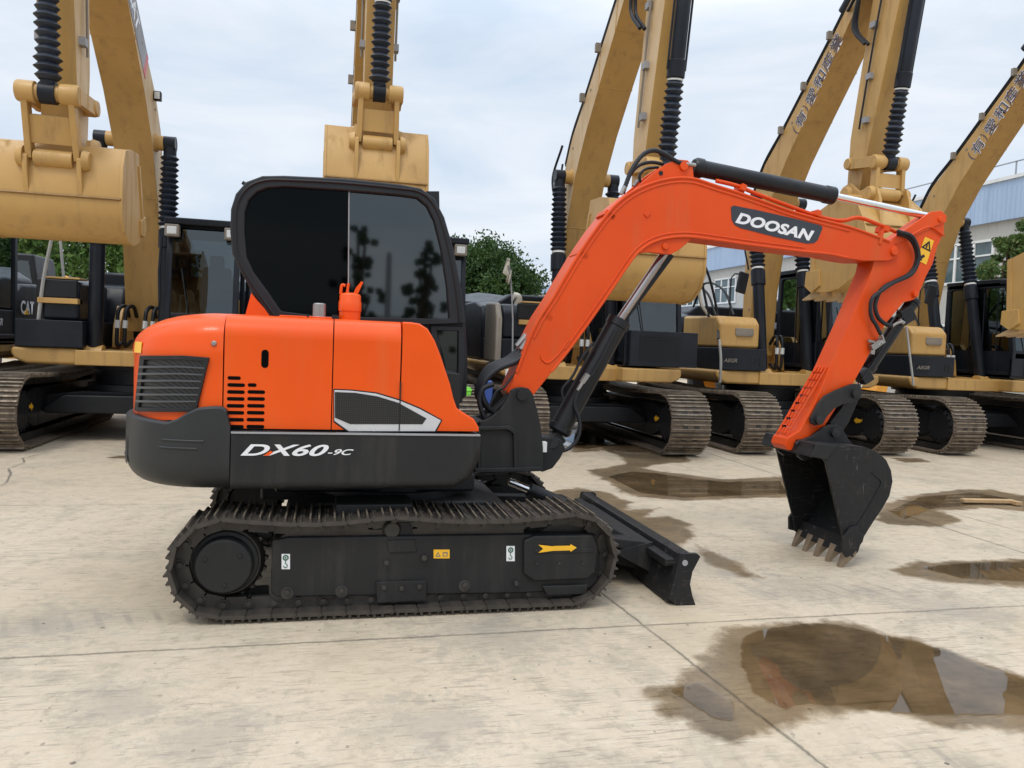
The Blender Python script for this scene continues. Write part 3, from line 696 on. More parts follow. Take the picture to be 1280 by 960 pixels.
hose([(641, 470), (630, 484), (620, 490), (611, 510)], .82, .008, ribs=False)
hose([(606, 525), (620, 512), (632, 500), (646, 486)], .88, .03, name='hose_guard', mat='charcoal', ribs=False)
fi = MB()
fi.cyl(aY(776, 243, .84), aY(781, 233, .84), .014, .016, 8); fi.cyl(aY(857, 205, .84), aY(869, 206.5, .86), .013, .015, 8); fi.cyl(aY(792, 233, .92), aY(797, 226, .92), .013, .015, 8)
fi.build('hose_fitting', 'steel', EX, bevel=.002)
hose([(781, 234), (790, 212), (803, 194), (817, 188), (832, 193), (846, 202), (857, 205)], .85, .015)
hose([(779, 242), (786, 222), (797, 208), (812, 203), (827, 205), (836, 210)], .91, .012)
hose([(800, 228), (800, 218), (808, 211), (823, 209)], .97, .010, ribs=False)

# ---- boom lift cylinder
def cylinder(parent, name, base, mid_, tip, r, rr, rod='chrome', cap=True):
    base, mid_, tip = Vector(base), Vector(mid_), Vector(tip)
    b = MB().lathe(base, mid_, [(0, r*.9), (.02, r*1.15), (.06, r*1.15), (.065, r), (.93, r), (.935, r*1.1), (.995, r*1.1), (1, r*.8)], 24).build(name, 'black', parent, smooth=40)
    MB().cyl(mid_, tip, rr, seg=18).build('piston_rod', rod, b, smooth=40); return b
LY = .95
lc = cylinder(EX, 'lift_cylinder', aY(697, 541, LY), aY(775, 399, LY), aY(834, 312, LY), .076, .030, 'rod')
MB().cyl(aY(690, 553, LY-.12), aY(690, 553, LY+.12), .045, seg=20).build('cylinder_eye', 'charcoal', lc, bevel=.005)
MB().obox((aY(694, 549, LY)), (.04, 0, .03), (0, .05, 0), (-.03, 0, .04)).build('cylinder_eye', 'charcoal', lc, bevel=.01)
MB().prism(XZ([(703, 536), (712, 541), (792, 395), (848, 319), (841, 314), (783, 390)], LY), LY+.07, LY+.075+.02).build('rod_guard', 'black', lc)
MB().tube([aY(x, y, .86) for x, y in [(716, 508), (728, 486), (745, 460), (770, 412)]], .009, 8, 2).build('cylinder_pipe', 'black', lc)
fi = MB(); fi.cyl(aY(722, 488, .85), aY(728, 478, .85), .014, seg=8); fi.obox(aY(731, 473, .86), (.02, 0, .03), (0, .02, 0), (-.012, 0, .008)); fi.build('hose_fitting', 'steel', lc)
hose([(724, 485), (718, 505), (724, 525), (723, 545), (712, 560), (695, 565), (684, 562)], .85, .012, ribs=True)
hose([(742, 428), (728, 446), (716, 470), (703, 486), (704, 500)], .87, .010, ribs=False)

# ---- arm cylinder over the boom
AYc = .95
ac = cylinder(EX, 'arm_cylinder', aY(866, 208.5, AYc), aY(1042, 245, AYc), aY(1160, 270.5, AYc), .060, .027)
MB().cyl(aY(868, 203, AYc-.05), aY(862, 215, AYc-.05), .02, seg=12).build('port_block', 'black', ac)

# ---- arm
AY0, AY1 = .855, 1.045
armp = [(1176, 267), (1181, 272), (1180, 292), (1172, 308), (1166, 330), (1158, 345), (1148, 369), (1144, 374), (1138, 376), (1130, 378), (1107, 405), (1082, 452), (1064, 484), (1044, 512), (1025, 542), (1012, 552), (996, 563), (985, 563), (981, 557), (984, 548), (1000, 538), (1018, 505), (1036, 462), (1062, 405), (1090, 338), (1093, 324), (1098, 312), (1108, 305), (1122, 299), (1165, 268)]
arm = MB().prism(XZ(armp, AY0), AY0, AY1).build('arm', 'orange2', EX, bevel=.006)
lp = MB()
lp.prism(XZ([(1111, 306), (1115, 298), (1162, 265), (1175, 263.5), (1182, 270), (1181, 278), (1164, 284), (1120, 305)], AY0), AY0-.014, AY0+.004)
lp.build('arm_head_plate', 'orange2', arm, bevel=.004)
MB().tube([(x, AY0-.012, z) for x, z in XZ([(1128, 300), (1145, 290), (1156, 284.5), (1165, 285), (1179, 295)], AY0)], .007, 6).build('weld_seam', 'orange2', arm)
for x, y, r in ((1173.5, 274.5, .020), (1142.5, 368, .020)):
    p = aY(x, y, AY0); MB().lathe((p.x, AY0-.028, p.z), (p.x, AY0+.01, p.z), [(0, r), (.5, r*1.25), (1, r*1.25)], 18).build('pin_boss', 'orange2', arm, bevel=.003)
# raised ridges on the front face of the arm foot
rdg = MB(); 
for t in (.35, .55, .75):
    yy = vlerp(AY0, AY1, t)
    A, B = aY(1037, 459, AY0), aY(986, 546, AY0)
    n_ = 9
    for i in range(n_):
        a0 = A.lerp(B, i/n_); b0 = A.lerp(B, (i+.72)/n_)
        rdg.tube([(a0.x-.004, yy, a0.z), (b0.x-.004, yy, b0.z)], .009, 6, 0)
rdg.tube([aY(1037, 459, AY0)+Vector((-.003, .03, 0)), aY(986, 546, AY0)+Vector((-.003, .03, 0))], .006, 6, 0)
rdg.tube([aY(1037, 459, AY0)+Vector((-.003, .16, 0)), aY(986, 546, AY0)+Vector((-.003, .16, 0))], .006, 6, 0)
rdg.build('wear_ridges', 'orange2', arm)
# warning plate
wl = MB().prism(XZ([(1156, 296), (1167, 301), (1157.5, 331), (1145.5, 325)], AY0), AY0-.0035, AY0-.001).build('warning_plate', 'labelyellow', arm)
k = MB()
def P2(x, y): q_ = aY(x, y, AY0); return (q_.x, q_.z)
k.ring([P2(1161.5, 301), P2(1162.5, 315), P2(1151, 309)], [P2(1160.3, 304.5), P2(1160.8, 312.2), P2(1154, 308.8)], AY0-.006, AY0-.004)
k.prism([P2(1158, 306), P2(1159.5, 306.5), P2(1158, 310), P2(1156.5, 309.5)], AY0-.006, AY0-.004)
k.prism([P2(1147, 318), P2(1150, 320), P2(1154.5, 318), P2(1155.5, 321), P2(1152, 323), P2(1151.5, 326), P2(1149.5, 325), P2(1149.5, 322)], AY0-.006, AY0-.004)
k.build('warning_symbol', 'black', wl)
# hoses over the arm
hose([(1122, 292), (1136, 297), (1144, 309), (1146, 325), (1138, 341), (1122, 350), (1106, 358), (1098, 368), (1094, 383), (1098, 397), (1107, 405), (1115, 408)], [.83, .82, .82, .82, .82, .82, .82, .82, .82, .82, .82, .82], .0145)
hose([(1122, 289), (1139, 295), (1147, 310), (1148, 326), (1139, 343), (1118, 353), (1104, 362), (1091, 372), (1088, 386), (1090, 398), (1095, 406), (1101, 418)], [.80]*12, .0135)
fi = MB()
fi.tube([aY(x, y, .80) for x, y in [(1095, 404), (1100, 415), (1104, 424), (1102, 430)]], .010, 8); fi.tube([aY(x, y, .82) for x, y in [(1115, 408), (1121, 404), (1127, 402)]], .011, 8)
fi.obox(aY(1096, 430, .83), (.05, 0, .035), (0, .02, 0), (-.012, 0, .02)); fi.cyl(aY(1091, 438, .82), aY(1090, 443, .82), .018, seg=10); fi.cyl(aY(1104, 424, .81), aY(1098, 432, .82), .014, seg=8); fi.cyl(aY(1085, 426, .83), aY(1093, 428, .83), .012, seg=8); fi.cyl(aY(1124, 400, .83), aY(1130, 404, .83), .014, seg=8)
fi.build('pipe_valve', 'steel', EX, bevel=.002)
# ---- bucket cylinder, links
bk = cylinder(EX, 'bucket_cylinder', aY(1143, 374, .95), aY(1084, 462, .95), aY(1067, 494, .95), .050, .024)
for yy in (.87, .90): MB().tube([aY(x, y, yy) for x, y in [(1128, 396), (1112, 420), (1093, 451), (1078, 474)]], .008, 8, 0).build('cylinder_pipe', 'black', bk)
MB().obox(aY(1133, 394, .89), (.03, 0, -.05), (0, .03, 0), (.05, 0, .03)).build('cylinder_head', 'black', bk, bevel=.01)
MB().obox(aY(1079, 470, .92), (.03, 0, -.045), (0, .05, 0), (.04, 0, .025)).build('rod_head', 'black', bk, bevel=.01)
lk = [(1014, 523), (1018, 516), (1024, 504), (1032, 495), (1045, 488), (1058, 483), (1066, 480), (1076, 480), (1078, 490), (1076, 498), (1070, 503), (1055, 505), (1043, 511), (1034, 521), (1029, 530), (1020, 532), (1014, 529)]
for y_ in (.80, 1.08): L_ = MB().prism(XZ(lk, .80), y_, y_+.03).build('tipping_link', 'charcoal', EX, bevel=.006)
MB().prism(XZ([(1062, 488), (1076, 494), (1062, 527), (1050, 545), (1038, 541), (1038, 528), (1052, 510)], .86), .86, 1.04).build('bucket_link', 'black', EX, bevel=.008)
for x, y, r in ((1024, 525, .033), (1069, 492, .03), (1044, 541, .034), (1006, 560, .036)):
    p = aY(x, y, .79); pn = MB().lathe((p.x, .772, p.z), (p.x, 1.13, p.z), [(0, r*.45), (.005, r*.5), (.006, r), (.99, r), (1, r*.5)], 18)
    pn.build('linkage_pin', 'charcoal', EX, bevel=.003)

# ---- bucket
KY0, KY1 = .62, 1.26
ear = [(995, 555), (999, 551), (1006, 549), (1016, 545), (1030, 534), (1038, 531), (1046, 531), (1054, 537), (1060, 548), (1068, 558), (1045, 566), (1016, 574), (1005, 576), (998, 571)]
bq = MB()
sideP = [(1019, 555), (1045, 556.5), (1062, 557), (1082, 559), (1098, 566), (1108, 575), (1114, 588), (1116, 602), (1112, 620), (1103, 636), (1092, 652), (1079, 670), (1073, 690), (1066, 697), (1056, 690), (1054, 672), (1045, 635), (1032, 578), (1029, 574), (1013, 571)]
back = XZ([(1013, 571), (1019, 555), (1045, 556.5), (1062, 557), (1082, 559), (1098, 566), (1108, 575), (1114, 588), (1116, 602), (1112, 620), (1103, 636), (1092, 652), (1077, 676), (1066, 693)], KY0)
def shell(pts, t, y0, y1):
    P = [Vector(p) for p in pts]; I = []
    c = Vector((sum(p.x for p in P)/len(P), sum(p.y for p in P)/len(P)))
    for i, p in enumerate(P):
        d = (P[min(i+1, len(P)-1)]-P[max(i-1, 0)]).normalized(); n = Vector((-d.y, d.x))
        if n.dot(Vector(c)-p) < 0: n = -n
        I.append(p+n*t)
    return MB().prism([tuple(p) for p in P]+[tuple(p) for p in I[::-1]], y0, y1)
BU = shell(back, .016, KY0+.002, KY1-.002).build('bucket', 'worn', EX, smooth=40)
for y_ in (KY0, KY1-.02): MB().prism(XZ(sideP, KY0), y_, y_+.02).build('bucket_side', 'worn', BU, bevel=.004)
MB().tube([(x, KY0-.002, z) for x, z in XZ([(1090, 591), (1097, 597), (1101, 604), (1092, 622), (1079, 644), (1070, 658)], KY0)], .005, 6).build('weld_seam', 'black', BU)
for y_ in (.80, 1.05): MB().prism(XZ(ear, .80), y_, y_+.035).build('bucket_ear', 'black', BU, bevel=.006)
MB().prism(XZ([(1013, 571), (1020, 554.5), (1046, 556), (1034, 575)], KY0-.004), KY0-.012, KY1+.012).build('top_plate', 'charcoal', BU, bevel=.006)
MB().prism(XZ([(1053, 673), (1062, 660), (1071, 657), (1073, 664), (1080, 669), (1078, 677), (1066, 693), (1058, 697), (1053, 690)], KY0-.02), KY0-.026, KY0-.002).build('side_cutter', 'worn', BU, bevel=.004)
MB().prism(XZ([(1053, 673), (1062, 660), (1071, 657), (1080, 669), (1066, 693), (1053, 690)], KY0-.02), KY1+.002, KY1+.026).build('side_cutter', 'worn', BU, bevel=.004)
# lip and teeth: along the lip line, pointing down and slightly back toward the machine
lipP = Vector((*XZ([(1066, 690)], KY0)[0],)); lx, lz = lipP
MB().prism([(lx-.05, lz-.03), (lx+.01, lz-.02), (lx+.035, lz+.05), (lx-.005, lz+.09)], KY0+.02, KY1-.02).build('cutting_edge', 'worn', BU, bevel=.004)
tip = XZ([(1052, 711)], KY0)[0]
d = Vector((tip[0]-lx, tip[1]-lz)); L_ = d.length; d.normalize(); n = Vector((-d.y, d.x))
for i in range(5):
    yc = vlerp(KY0+.035, KY1-.035, i/4); m = MB()
    def q3(s_, t_, y_): v = Vector((lx, lz))+d*s_+n*t_; return (v.x, y_, v.y)
    secs = [(-.05, .028, .034), (.01, .036, .036), (.05, .030, .03), (L_*1.06, .006, .018)]
    vs = []
    for s_, th, w_ in secs: vs += [q3(s_, -th, yc-w_), q3(s_, th, yc-w_), q3(s_, th, yc+w_), q3(s_, -th, yc+w_)]
    fs = [(0, 1, 2, 3), (12, 15, 14, 13)]
    for j in range(3):
        for k_ in range(4): a, b = 4*j+k_, 4*j+(k_+1) % 4; fs.append((a, b, b+4, a+4))
    m.add(vs, fs); m.build('tooth', 'tooth', BU, bevel=.004)
DBG = False
def prj(P):
    d = P-CAM; z = d.dot(_f); return (640+FPX*d.dot(_r)/z, 480-FPX*d.dot(_u)/z)
# ================================================================ BIG YELLOW EXCAVATORS (facing the camera, local -y = forward)
def oval(R, half, zc, n=14):
    pts = [(half*(1-2*i/20), zc+R-.05*sin(pi*i/20)) for i in range(21)]       # top run with sag
    pts += [(-half-R*sin(pi*i/n), zc+R*cos(pi*i/n)) for i in range(1, n)]
    pts += [(-half*(1-2*i/20), zc-R) for i in range(21)]
    pts += [(half+R*sin(pi*i/n), zc-R*cos(pi*i/n)) for i in range(1, n)]
    return pts
def rot2(p, a, c): x, z = p[0]-c[0], p[1]-c[1]; return (c[0]+x*cos(a)-z*sin(a), c[1]+x*sin(a)+z*cos(a))
TRACK_CACHE = {}
def bellows(m, p0, p1, r0, r1, n, rb=None):
    prof = []
    for i in range(n):
        j = random.uniform(.92, 1.06)
        r = vlerp(r0, r1, i/n)*j
        prof += [(i/n, r*.66), ((i+.5)/n, r)]
    prof.append((1, vlerp(r0, r1, 1)*.66))
    m.lathe(p0, p1, prof, 18)
def bgex(cx, yc, label, var='dark', th=0., ths=0., thb=0., bw=1.2, shift=0., Y1='yellow', Y2='yellow2', swing=0., decal=None, belly='yellow', grille=False, simple=False, model=True, lit_sides=False, lowtop=False, name='excavator', rz=0., mudguard=False, bs=1., kz=0., sdz=0.):
    E_ = root(name, (cx, yc, 0), label, 'excavator', 'yellow excavators parked in a row')
    O = Vector((cx, yc, 0)); E_.rotation_euler = (0, 0, rz)
    def B(m, nm, mat, parent=E_, **kw):
        m.v = [v+O for v in m.v]; return m.build(nm, mat, parent, **kw)
    # ---- undercarriage
    for s in (-1, 1):
        xc = 1.19*s
        key = s
        if key in TRACK_CACHE:
            me = TRACK_CACHE[key]; t = bpy.data.objects.new('track', me); COL.objects.link(t); t.parent = E_; ORG[t.name] = ORG[E_.name]
        else:
            m = MB(); N = 50; base = resample(oval(.43, 1.75, .47), N)
            for i in range(N):
                a, b = base[i], base[(i+1) % N]; d = (b-a).normalized(); L = (b-a).length; nn = Vector((-d.y, d.x)); mid = (a+b)/2
                if nn.dot(Vector((0, .47))-mid) > 0: nn = -nn
                f = lambda s_, n_: (mid+d*s_+nn*n_)
                jx = random.uniform(-.006, .006)
                m.cur = 0
                c = f(0, 0); m.obox((xc+jx, c.x, c.y), (.30, 0, 0), (0, d.x*L*.47, d.y*L*.47), (0, nn.x*.012, nn.y*.012))
                m.cur = 1
                for s_ in (-.42, -.08, .26):
                    c = f(s_*L, .026); m.obox((xc+jx, c.x, c.y), (.298, 0, 0), (0, d.x*.009, d.y*.009), (0, nn.x*.018, nn.y*.018))
                m.cur = 2
                for xx in (-.09, .09):
                    c = f(.1*L, .015); m.obox((xc+xx, c.x, c.y), (.035, 0, 0), (0, d.x*.03, d.y*.03), (0, nn.x*.006, nn.y*.006))
                    c = f(0, -.06); m.obox((xc+xx, c.x, c.y), (.02, 0, 0), (0, d.x*L*.5, d.y*L*.5), (0, nn.x*.05, nn.y*.05))
            t = B(m, 'track', ['shoe_bg', 'shoe_bar', 'chain']); TRACK_CACHE[key] = t.data
        fr = B(MB().prism([(-1.65, .38), (-1.65, .62), (-1.2, .72), (1.3, .72), (1.6, .6), (1.6, .36), (1.2, .22), (-1.2, .22)], xc-.16, xc+.16, 'x'), 'track_frame', 'black', bevel=.02)
        w = MB(); w.lathe((xc-.12, -1.75, .47), (xc+.12, -1.75, .47), [(0, .28), (.2, .37), (.8, .37), (1, .28)], 28)
        w.lathe((xc-.21, -1.75, .47), (xc+.21, -1.75, .47), [(0, .22), (.1, .27), (.9, .27), (1, .22)], 28)
        for k in range(14):
            a = 2*pi*k/14; w.cyl((xc-.22, -1.75+.235*cos(a), .47+.235*sin(a)), (xc+.22, -1.75+.235*cos(a), .47+.235*sin(a)), .02, seg=6)
        B(w, 'drive_wheel', 'black', bevel=0); w = MB().lathe((xc-.12, 1.75, .47), (xc+.12, 1.75, .47), [(0, .28), (.2, .37), (.8, .37), (1, .28)], 20); B(w, 'idler_wheel', 'black')
        if not simple:
            arrow = MB().prism([(-1.2, .44), (-1.14, .44), (-1.14, .46), (-1.0, .46), (-1.0, .44), (-.93, .49), (-1.0, .54), (-1.0, .52), (-1.14, .52), (-1.14, .54), (-1.2, .54), (-1.17, .49)], xc-s*.17-.003, xc-s*.17+.003, 'x')
            arrow.v = [Vector((v.x, v.y-.35, v.z)) for v in arrow.v]
            B(arrow, 'travel_arrow', 'labelyellow', fr)
    B(MB().prism([(-.75, .62), (.75, .62), (1.0, .45), (1.0, .38), (-1.0, .38), (-1.0, .45)], -1.0, 1.0).prism([(-1.3, .40), (-1.3, .58), (-.6, .66), (.6, .66), (1.3, .58), (1.3, .40)], -.75, .75), 'carbody', 'black', bevel=.02)
    B(MB().lathe((0, 0, .62), (0, 0, 1.02), [(0, .75), (.3, .72), (.32, .62), (.8, .62), (.82, .7), (1, .7)], 36), 'slew_ring', 'black')
    # ---- upper works (swung by a few degrees)
    def R(x, y): return (x*cos(swing)-y*sin(swing), x*sin(swing)+y*cos(swing))
    def U(m, nm, mat, parent=E_, **kw):
        m.v = [Vector((*R(v.x, v.y), v.z)) for v in m.v]; return B(m, nm, mat, parent, **kw)
    U(MB().box(-.62, .62, -1.05, 2.2, 1.02, 1.22).box(-1.0, 1.0, -.6, 2.4, 1.04, 1.18), 'deck', Y1, bevel=.015)
    # left box under the hood: rounded belly tank
    U(MB().prism([(-1.38, 1.24), (-.55, 1.24), (-.55, 1.02), (-1.2, 1.02), (-1.34, 1.08), (-1.38, 1.16)], -1.02, 2.3), 'side_skirt', belly, bevel=.045, seg=4)
    U(MB().prism([(1.40, 1.24), (.45, 1.24), (.45, 1.03), (1.24, 1.03), (1.36, 1.08), (1.40, 1.14)], -1.35, 2.3), 'side_skirt', Y1, bevel=.03, seg=3)
    st = U(MB().prism([(-1.34, -1.0), (-1.14, -1.06), (-.52, -1.06), (-.52, .4), (-1.34, .4)], 1.245, 1.60, 'z'), 'lower_panel', 'navy', bevel=.012)
    tb = 'navy' if var == 'dark' else Y1
    toolbox = U(MB().prism([(-.95, 1.605), (-.95, 2.0), (-.82, 2.12), (.4, 2.14), (.4, 1.605)], -1.33 if var != 'dark' or mudguard else -1.04, -.60, 'x'), 'tool_box', tb, bevel=.05, seg=4)
    if mudguard: U(MB().prism([(-1.06, 1.25), (-1.06, 1.9), (-.9, 2.13), (-.2, 2.16), (-.2, 1.25)], -1.44, -1.34, 'x'), 'tank_side', 'brown', toolbox, bevel=.04, seg=3)
    if var == 'dark':
        U(MB().box(-1.02, -.60, -.93, -.60, 2.145, 2.17), 'step_tread', Y1, toolbox, bevel=.006)
        U(MB().box(-1.08, -.60, -1.00, -.80, 1.82, 1.89), 'step_tread', Y1, toolbox, bevel=.006)
        U(MB().box(-1.10, -.62, -.975, -.90, 1.90, 2.13), 'step_recess', 'black', toolbox, bevel=.01)
    else:
        U(MB().box(-1.03, -.74, -.985, -.80, 1.80, 1.815).box(-1.05, -.72, -.965, -.9, 1.815, 1.93), 'step_recess', 'brown', toolbox, bevel=.012)
    # hood, counterweight
    U(MB().prism([(.45, 1.25), (.45, 1.9), (.6, 2.15), (1.2, 2.25), (2.3, 2.25), (2.3, 1.25)], -1.36, -.4, 'x'), 'side_door', 'navy', bevel=.04, seg=3)
    U(MB().prism([(.38, 1.25), (.38, 1.98), (.6, 2.12), (2.3, 2.2), (2.3, 1.25)], .45, 1.38, 'x'), 'side_door', 'navy', bevel=.05, seg=3)
    U(MB().prism([(-1.0, 1.25), (-1.0, 2.25), (-.8, 2.38), (.8, 2.38), (1.0, 2.25), (1.0, 1.25)], .9, 2.2), 'engine_hood', 'navy', bevel=.05, seg=3)
    U(MB().prism([(-1.38, 2.3), (1.38, 2.3), (1.32, 2.75), (.8, 2.98), (-.8, 2.98), (-1.32, 2.75)], 1.05, 2.15, 'z'), 'counterweight', Y1, bevel=.08, seg=4)
    if var == 'yellow':
        U(MB().tube([(-.9, .9, 2.35), (-.9, .5, 2.75), (-.9, -.2, 2.60), (-.9, -.6, 2.16)], .02, 8).tube([(-1.28, .9, 2.2), (-1.28, .5, 2.7), (-1.28, -.3, 2.55), (-1.28, -.7, 2.13)], .02, 8), 'handrail', 'black')
    U(MB().lathe((.75, 1.5, 2.2), (.75, 1.5, 2.75), [(0, .07), (.8, .07), (1, .05)], 14), 'exhaust', 'black')
    # ---- cab
    cx0, cx1, cy0, cy1, cz = .50, 1.42, -1.25, .35, 2.98
    prof = [(cy0+.02, 1.26), (cy0, 1.75), (cy0+.16, 2.86), (cy0+.24, cz), (cy1-.06, cz), (cy1, cz-.1), (cy1, 1.26)]
    cab = MB()
    t = .07
    cb_ = U(MB().box(cx0, cx1, cy0+.02, cy1, 1.26, 1.34), 'cab', 'navy', bevel=.02)
    fm = MB()
    for x0 in (cx0, cx1-t):      # side frames
        inner = [(cy0+.11, 1.38), (cy0+.09, 1.75), (cy0+.24, 2.80), (cy0+.29, 2.88), (cy1-.14, 2.88), (cy1-.10, 2.84), (cy1-.10, 1.38)]
        q_ = MB().ring(prof, inner, 0, t); q_.v = [Vector((x0+v.y, v.x, v.z)) for v in q_.v]; fm.add(q_.v, q_.f)
    fm.box(cx0, cx1, cy0+.22, cy1, 2.90, cz+.02); fm.box(cx0, cx1, cy0-.0, cy0+.06, 1.30, 1.62); fm.box(cx0+.02, cx1-.02, cy0+.02, cy0+.07, 1.70, 1.76)
    fm.box(cx0+.0, cx1, cy1-.04, cy1, 1.3, 1.9); fm.box(cx1-t, cx1, cy0+.75, cy0+.83, 1.3, 2.9); fm.box(cx1-.05, cx1-.01, cy0+.05, cy1-.05, 1.32, 1.72)
    U(fm, 'cab_frame', 'navy', cb_, bevel=.012)
    fw = MB().add([(cx0+.05, cy0+.03, 1.72), (cx1-.05, cy0+.03, 1.72), (cx1-.05, cy0+.18, 2.88), (cx0+.05, cy0+.18, 2.88)], [(0, 1, 2, 3)])
    U(fw, 'windscreen', 'glass', cb_)
    sw_ = MB()
    for x0 in (cx0+.03, cx1-.03): sw_.add([(x0, cy0+.10, 1.75), (x0, cy1-.08, 1.75), (x0, cy1-.08, 2.9), (x0, cy0+.26, 2.9)], [(0, 1, 2, 3)])
    sw_.add([(cx0+.05, cy1-.03, 1.9), (cx1-.05, cy1-.03, 1.9), (cx1-.05, cy1-.03, 2.9), (cx0+.05, cy1-.03, 2.9)], [(0, 1, 2, 3)])
    U(sw_, 'side_glass', 'sideglass', cb_)
    U(MB().prism([(cy0+.10, 1.30), (cy0+.10, 1.8), (cy0+.27, 2.86), (cy1-.06, 2.86), (cy1-.06, 1.30)], cx0+.035, cx0+.055, 'x').box(cx0+.04, cx1-.04, cy1-.05, cy1-.01, 1.3, 2.35), 'cab_lining', 'navy', cb_)
    for k_ in range(3): U(MB().tube([(cx0-.01, cy0+.35+.3*k_, 1.34), (cx0-.02, cy0+.37+.3*k_, 2.8)], .012, 6, 0), 'guard_bar', 'navy', cb_)
    U(MB().box(cx0+.25, cx0+.68, -.35, .12, 1.5, 1.72).prism([(.05, 1.7), (.16, 2.45), (.08, 2.5), (-.06, 1.75)], cx0+.26, cx0+.67, 'x').box(cx0+.36, cx0+.57, .05, .14, 2.45, 2.66), 'operator_seat', 'black', cb_, bevel=.04, seg=3)
    U(MB().tube([(cx0+.12, -.9, 1.4), (cx0+.13, -.85, 2.0)], .015, 6, 0).tube([(cx0+.2, -.9, 1.4), (cx0+.22, -.85, 1.95)], .015, 6, 0), 'levers', 'grey', cb_)
    U(MB().tube([(cx0+.30, cy0+.0, 1.72), (cx0+.20, cy0+.06, 2.35)], .008, 6, 0), 'wiper', 'black', cb_)
    U(MB().box(cx0-.03, cx1+.03, cy0+.06, cy0+.36, cz-.05, cz+.04).box(cx0, cx1, cy0+.3, cy1+.02, cz-.0, cz+.06), 'cab_roof', 'navy', cb_, bevel=.02)
    for x0 in (cx0+.08, cx1-.10):
        l_ = U(MB().box(x0-.09, x0+.09, cy0+.0, cy0+.12, cz-.22, cz-.06), 'work_lamp', 'brown', cb_, bevel=.015)
        U(MB().box(x0-.06, x0+.06, cy0-.008, cy0+.01, cz-.19, cz-.09), 'lamp_lens', 'lamp', l_, bevel=.01)
    U(MB().tube([(cx0-.04, cy0+.0, 2.75), (cx0-.06, cy0-.02, 2.3), (cx0-.05, cy0-.02, 1.9)], .018, 8, 0), 'grab_rail', 'navy', cb_)
    # mirror and its post
    if var == 'yellow': U(MB().tube([(-1.05, -.75, 2.1), (-1.08, -.78, 2.75), (-.95, -.8, 2.82)], .012, 6, 1), 'mirror_post', 'black')
    if var == 'yellow': U(MB().obox((-.90, -.82, 2.68), (.085, 0, -.02), (0, .03, 0), (.03, 0, .17)), 'mirror', 'black', bevel=.02)
    if grille:
        g = U(MB().box(cx0+.05, cx1+.22, cy0-.10, cy0-.03, 1.27, 1.80), 'guard_panel', 'navy', bevel=.01)
        ls = MB()
        for k in range(9): ls.box(cx0+.20, cx1-.06, cy0-.115, cy0-.10, 1.38+k*.042, 1.395+k*.042)
        U(ls, 'guard_louvres', 'black', g)
    else:
        g = U(MB().box(cx0+.3, cx1-.02, cy0-.04, cy0+.0, 1.32, 1.64), 'lower_grille', 'black', cb_)
        ls = MB()
        for k in range(10): ls.box(cx0+.33+k*.055, cx0+.345+k*.055, cy0-.055, cy0-.03, 1.34, 1.62)
        U(ls, 'grille_bars', 'navy', g)
    # ---- boom, raised
    rc = (.15, 1.6)
    under = [(0.07, 1.5), (0.02, 2.6), (-.13, 3.4), (-.38, 4.1), (-.78, 4.7), (-1.25, 5.25), (-1.78, 5.85), (-2.32, 6.5), (-2.72, 6.9)]
    backp = [(-2.86, 7.02), (-2.75, 7.12), (-2.42, 6.9), (-1.82, 6.3), (-1.22, 5.74), (-.64, 5.2), (-.15, 4.78), (.14, 4.35), (.30, 3.8), (.33, 2.9), (.31, 2.0), (.27, 1.5)]
    bp_ = [rot2((p[0]+shift, p[1]), th, (rc[0]+shift, rc[1])) for p in under+backp]
    bm0 = MB().prism(bp_, -.245, .245, 'x')
    if lit_sides: bm0.mi[-1] = bm0.mi[-2] = 1      # chalky side plates, painted paler to carry the brighter light on them
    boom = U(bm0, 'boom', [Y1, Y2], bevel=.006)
    # weld lines and clamps
    g = lambda p: rot2((p[0]+shift, p[1]), th, (rc[0]+shift, rc[1]))
    for i in (2, 5, 6):
        wl = MB()
        a = g(under[i]); b = g(backp[{2: 8, 5: 4, 6: 3}[i]])
        for x0 in (-.247, .247): wl.tube([(x0, a[0], a[1]), (x0, b[0], b[1])], .006, 5, 0)
        wl.tube([(-.24, a[0]-.001, a[1]), (.24, a[0]-.001, a[1])], .006, 5, 0)
        U(wl, 'weld_seam', Y1, boom)
    pk = g((-.22, 4.15))
    U(MB().lathe((-.36, *pk), (.36, *pk), [(0, .10), (.12, .10), (.13, .12), (.3, .13), (.31, .11), (.7, .11), (.71, .13), (.88, .12), (.89, .10), (1, .10)], 20), 'boom_boss', Y1, boom)
    for x0 in (-.40, .30): U(MB().prism([(.0, 1.2), (-.15, 1.25), (-.1, 1.55), (.1, 1.85), (.35, 1.85), (.6, 1.6), (.75, 1.2)], x0, x0+.10, 'x'), 'boom_foot', Y1, bevel=.01)
    pipes = MB()
    for x0 in (-.285,):
        for off in (.022, .058):
            pipes.tube([(x0+.05, g((q_[0]+off*.6, q_[1]+off))[0], g((q_[0]+off*.6, q_[1]+off))[1]) for q_ in backp[2:8]], .017, 6, 2)
        q_ = g((.28, 4.5)); w_ = g((.62, 4.2)); e_ = g((.45, 3.6))
        pipes.tube([(x0, q_[0]-.05, q_[1]+.2), (x0-.08, w_[0]-.2, w_[1]), (x0-.05, e_[0]-.25, e_[1]+.25), (x0, pk[0]+.1, pk[1]+.1)], .02, 8, 3)
    U(pipes, 'hydraulic_pipe', 'rubber', boom)
    for p in (backp[3], backp[4], backp[5]): q_ = g(p); U(MB().box(-.32, -.23, q_[0]-.03, q_[0]+.03, q_[1]-.02, q_[1]+.10), 'pipe_clamp', 'brown', boom)
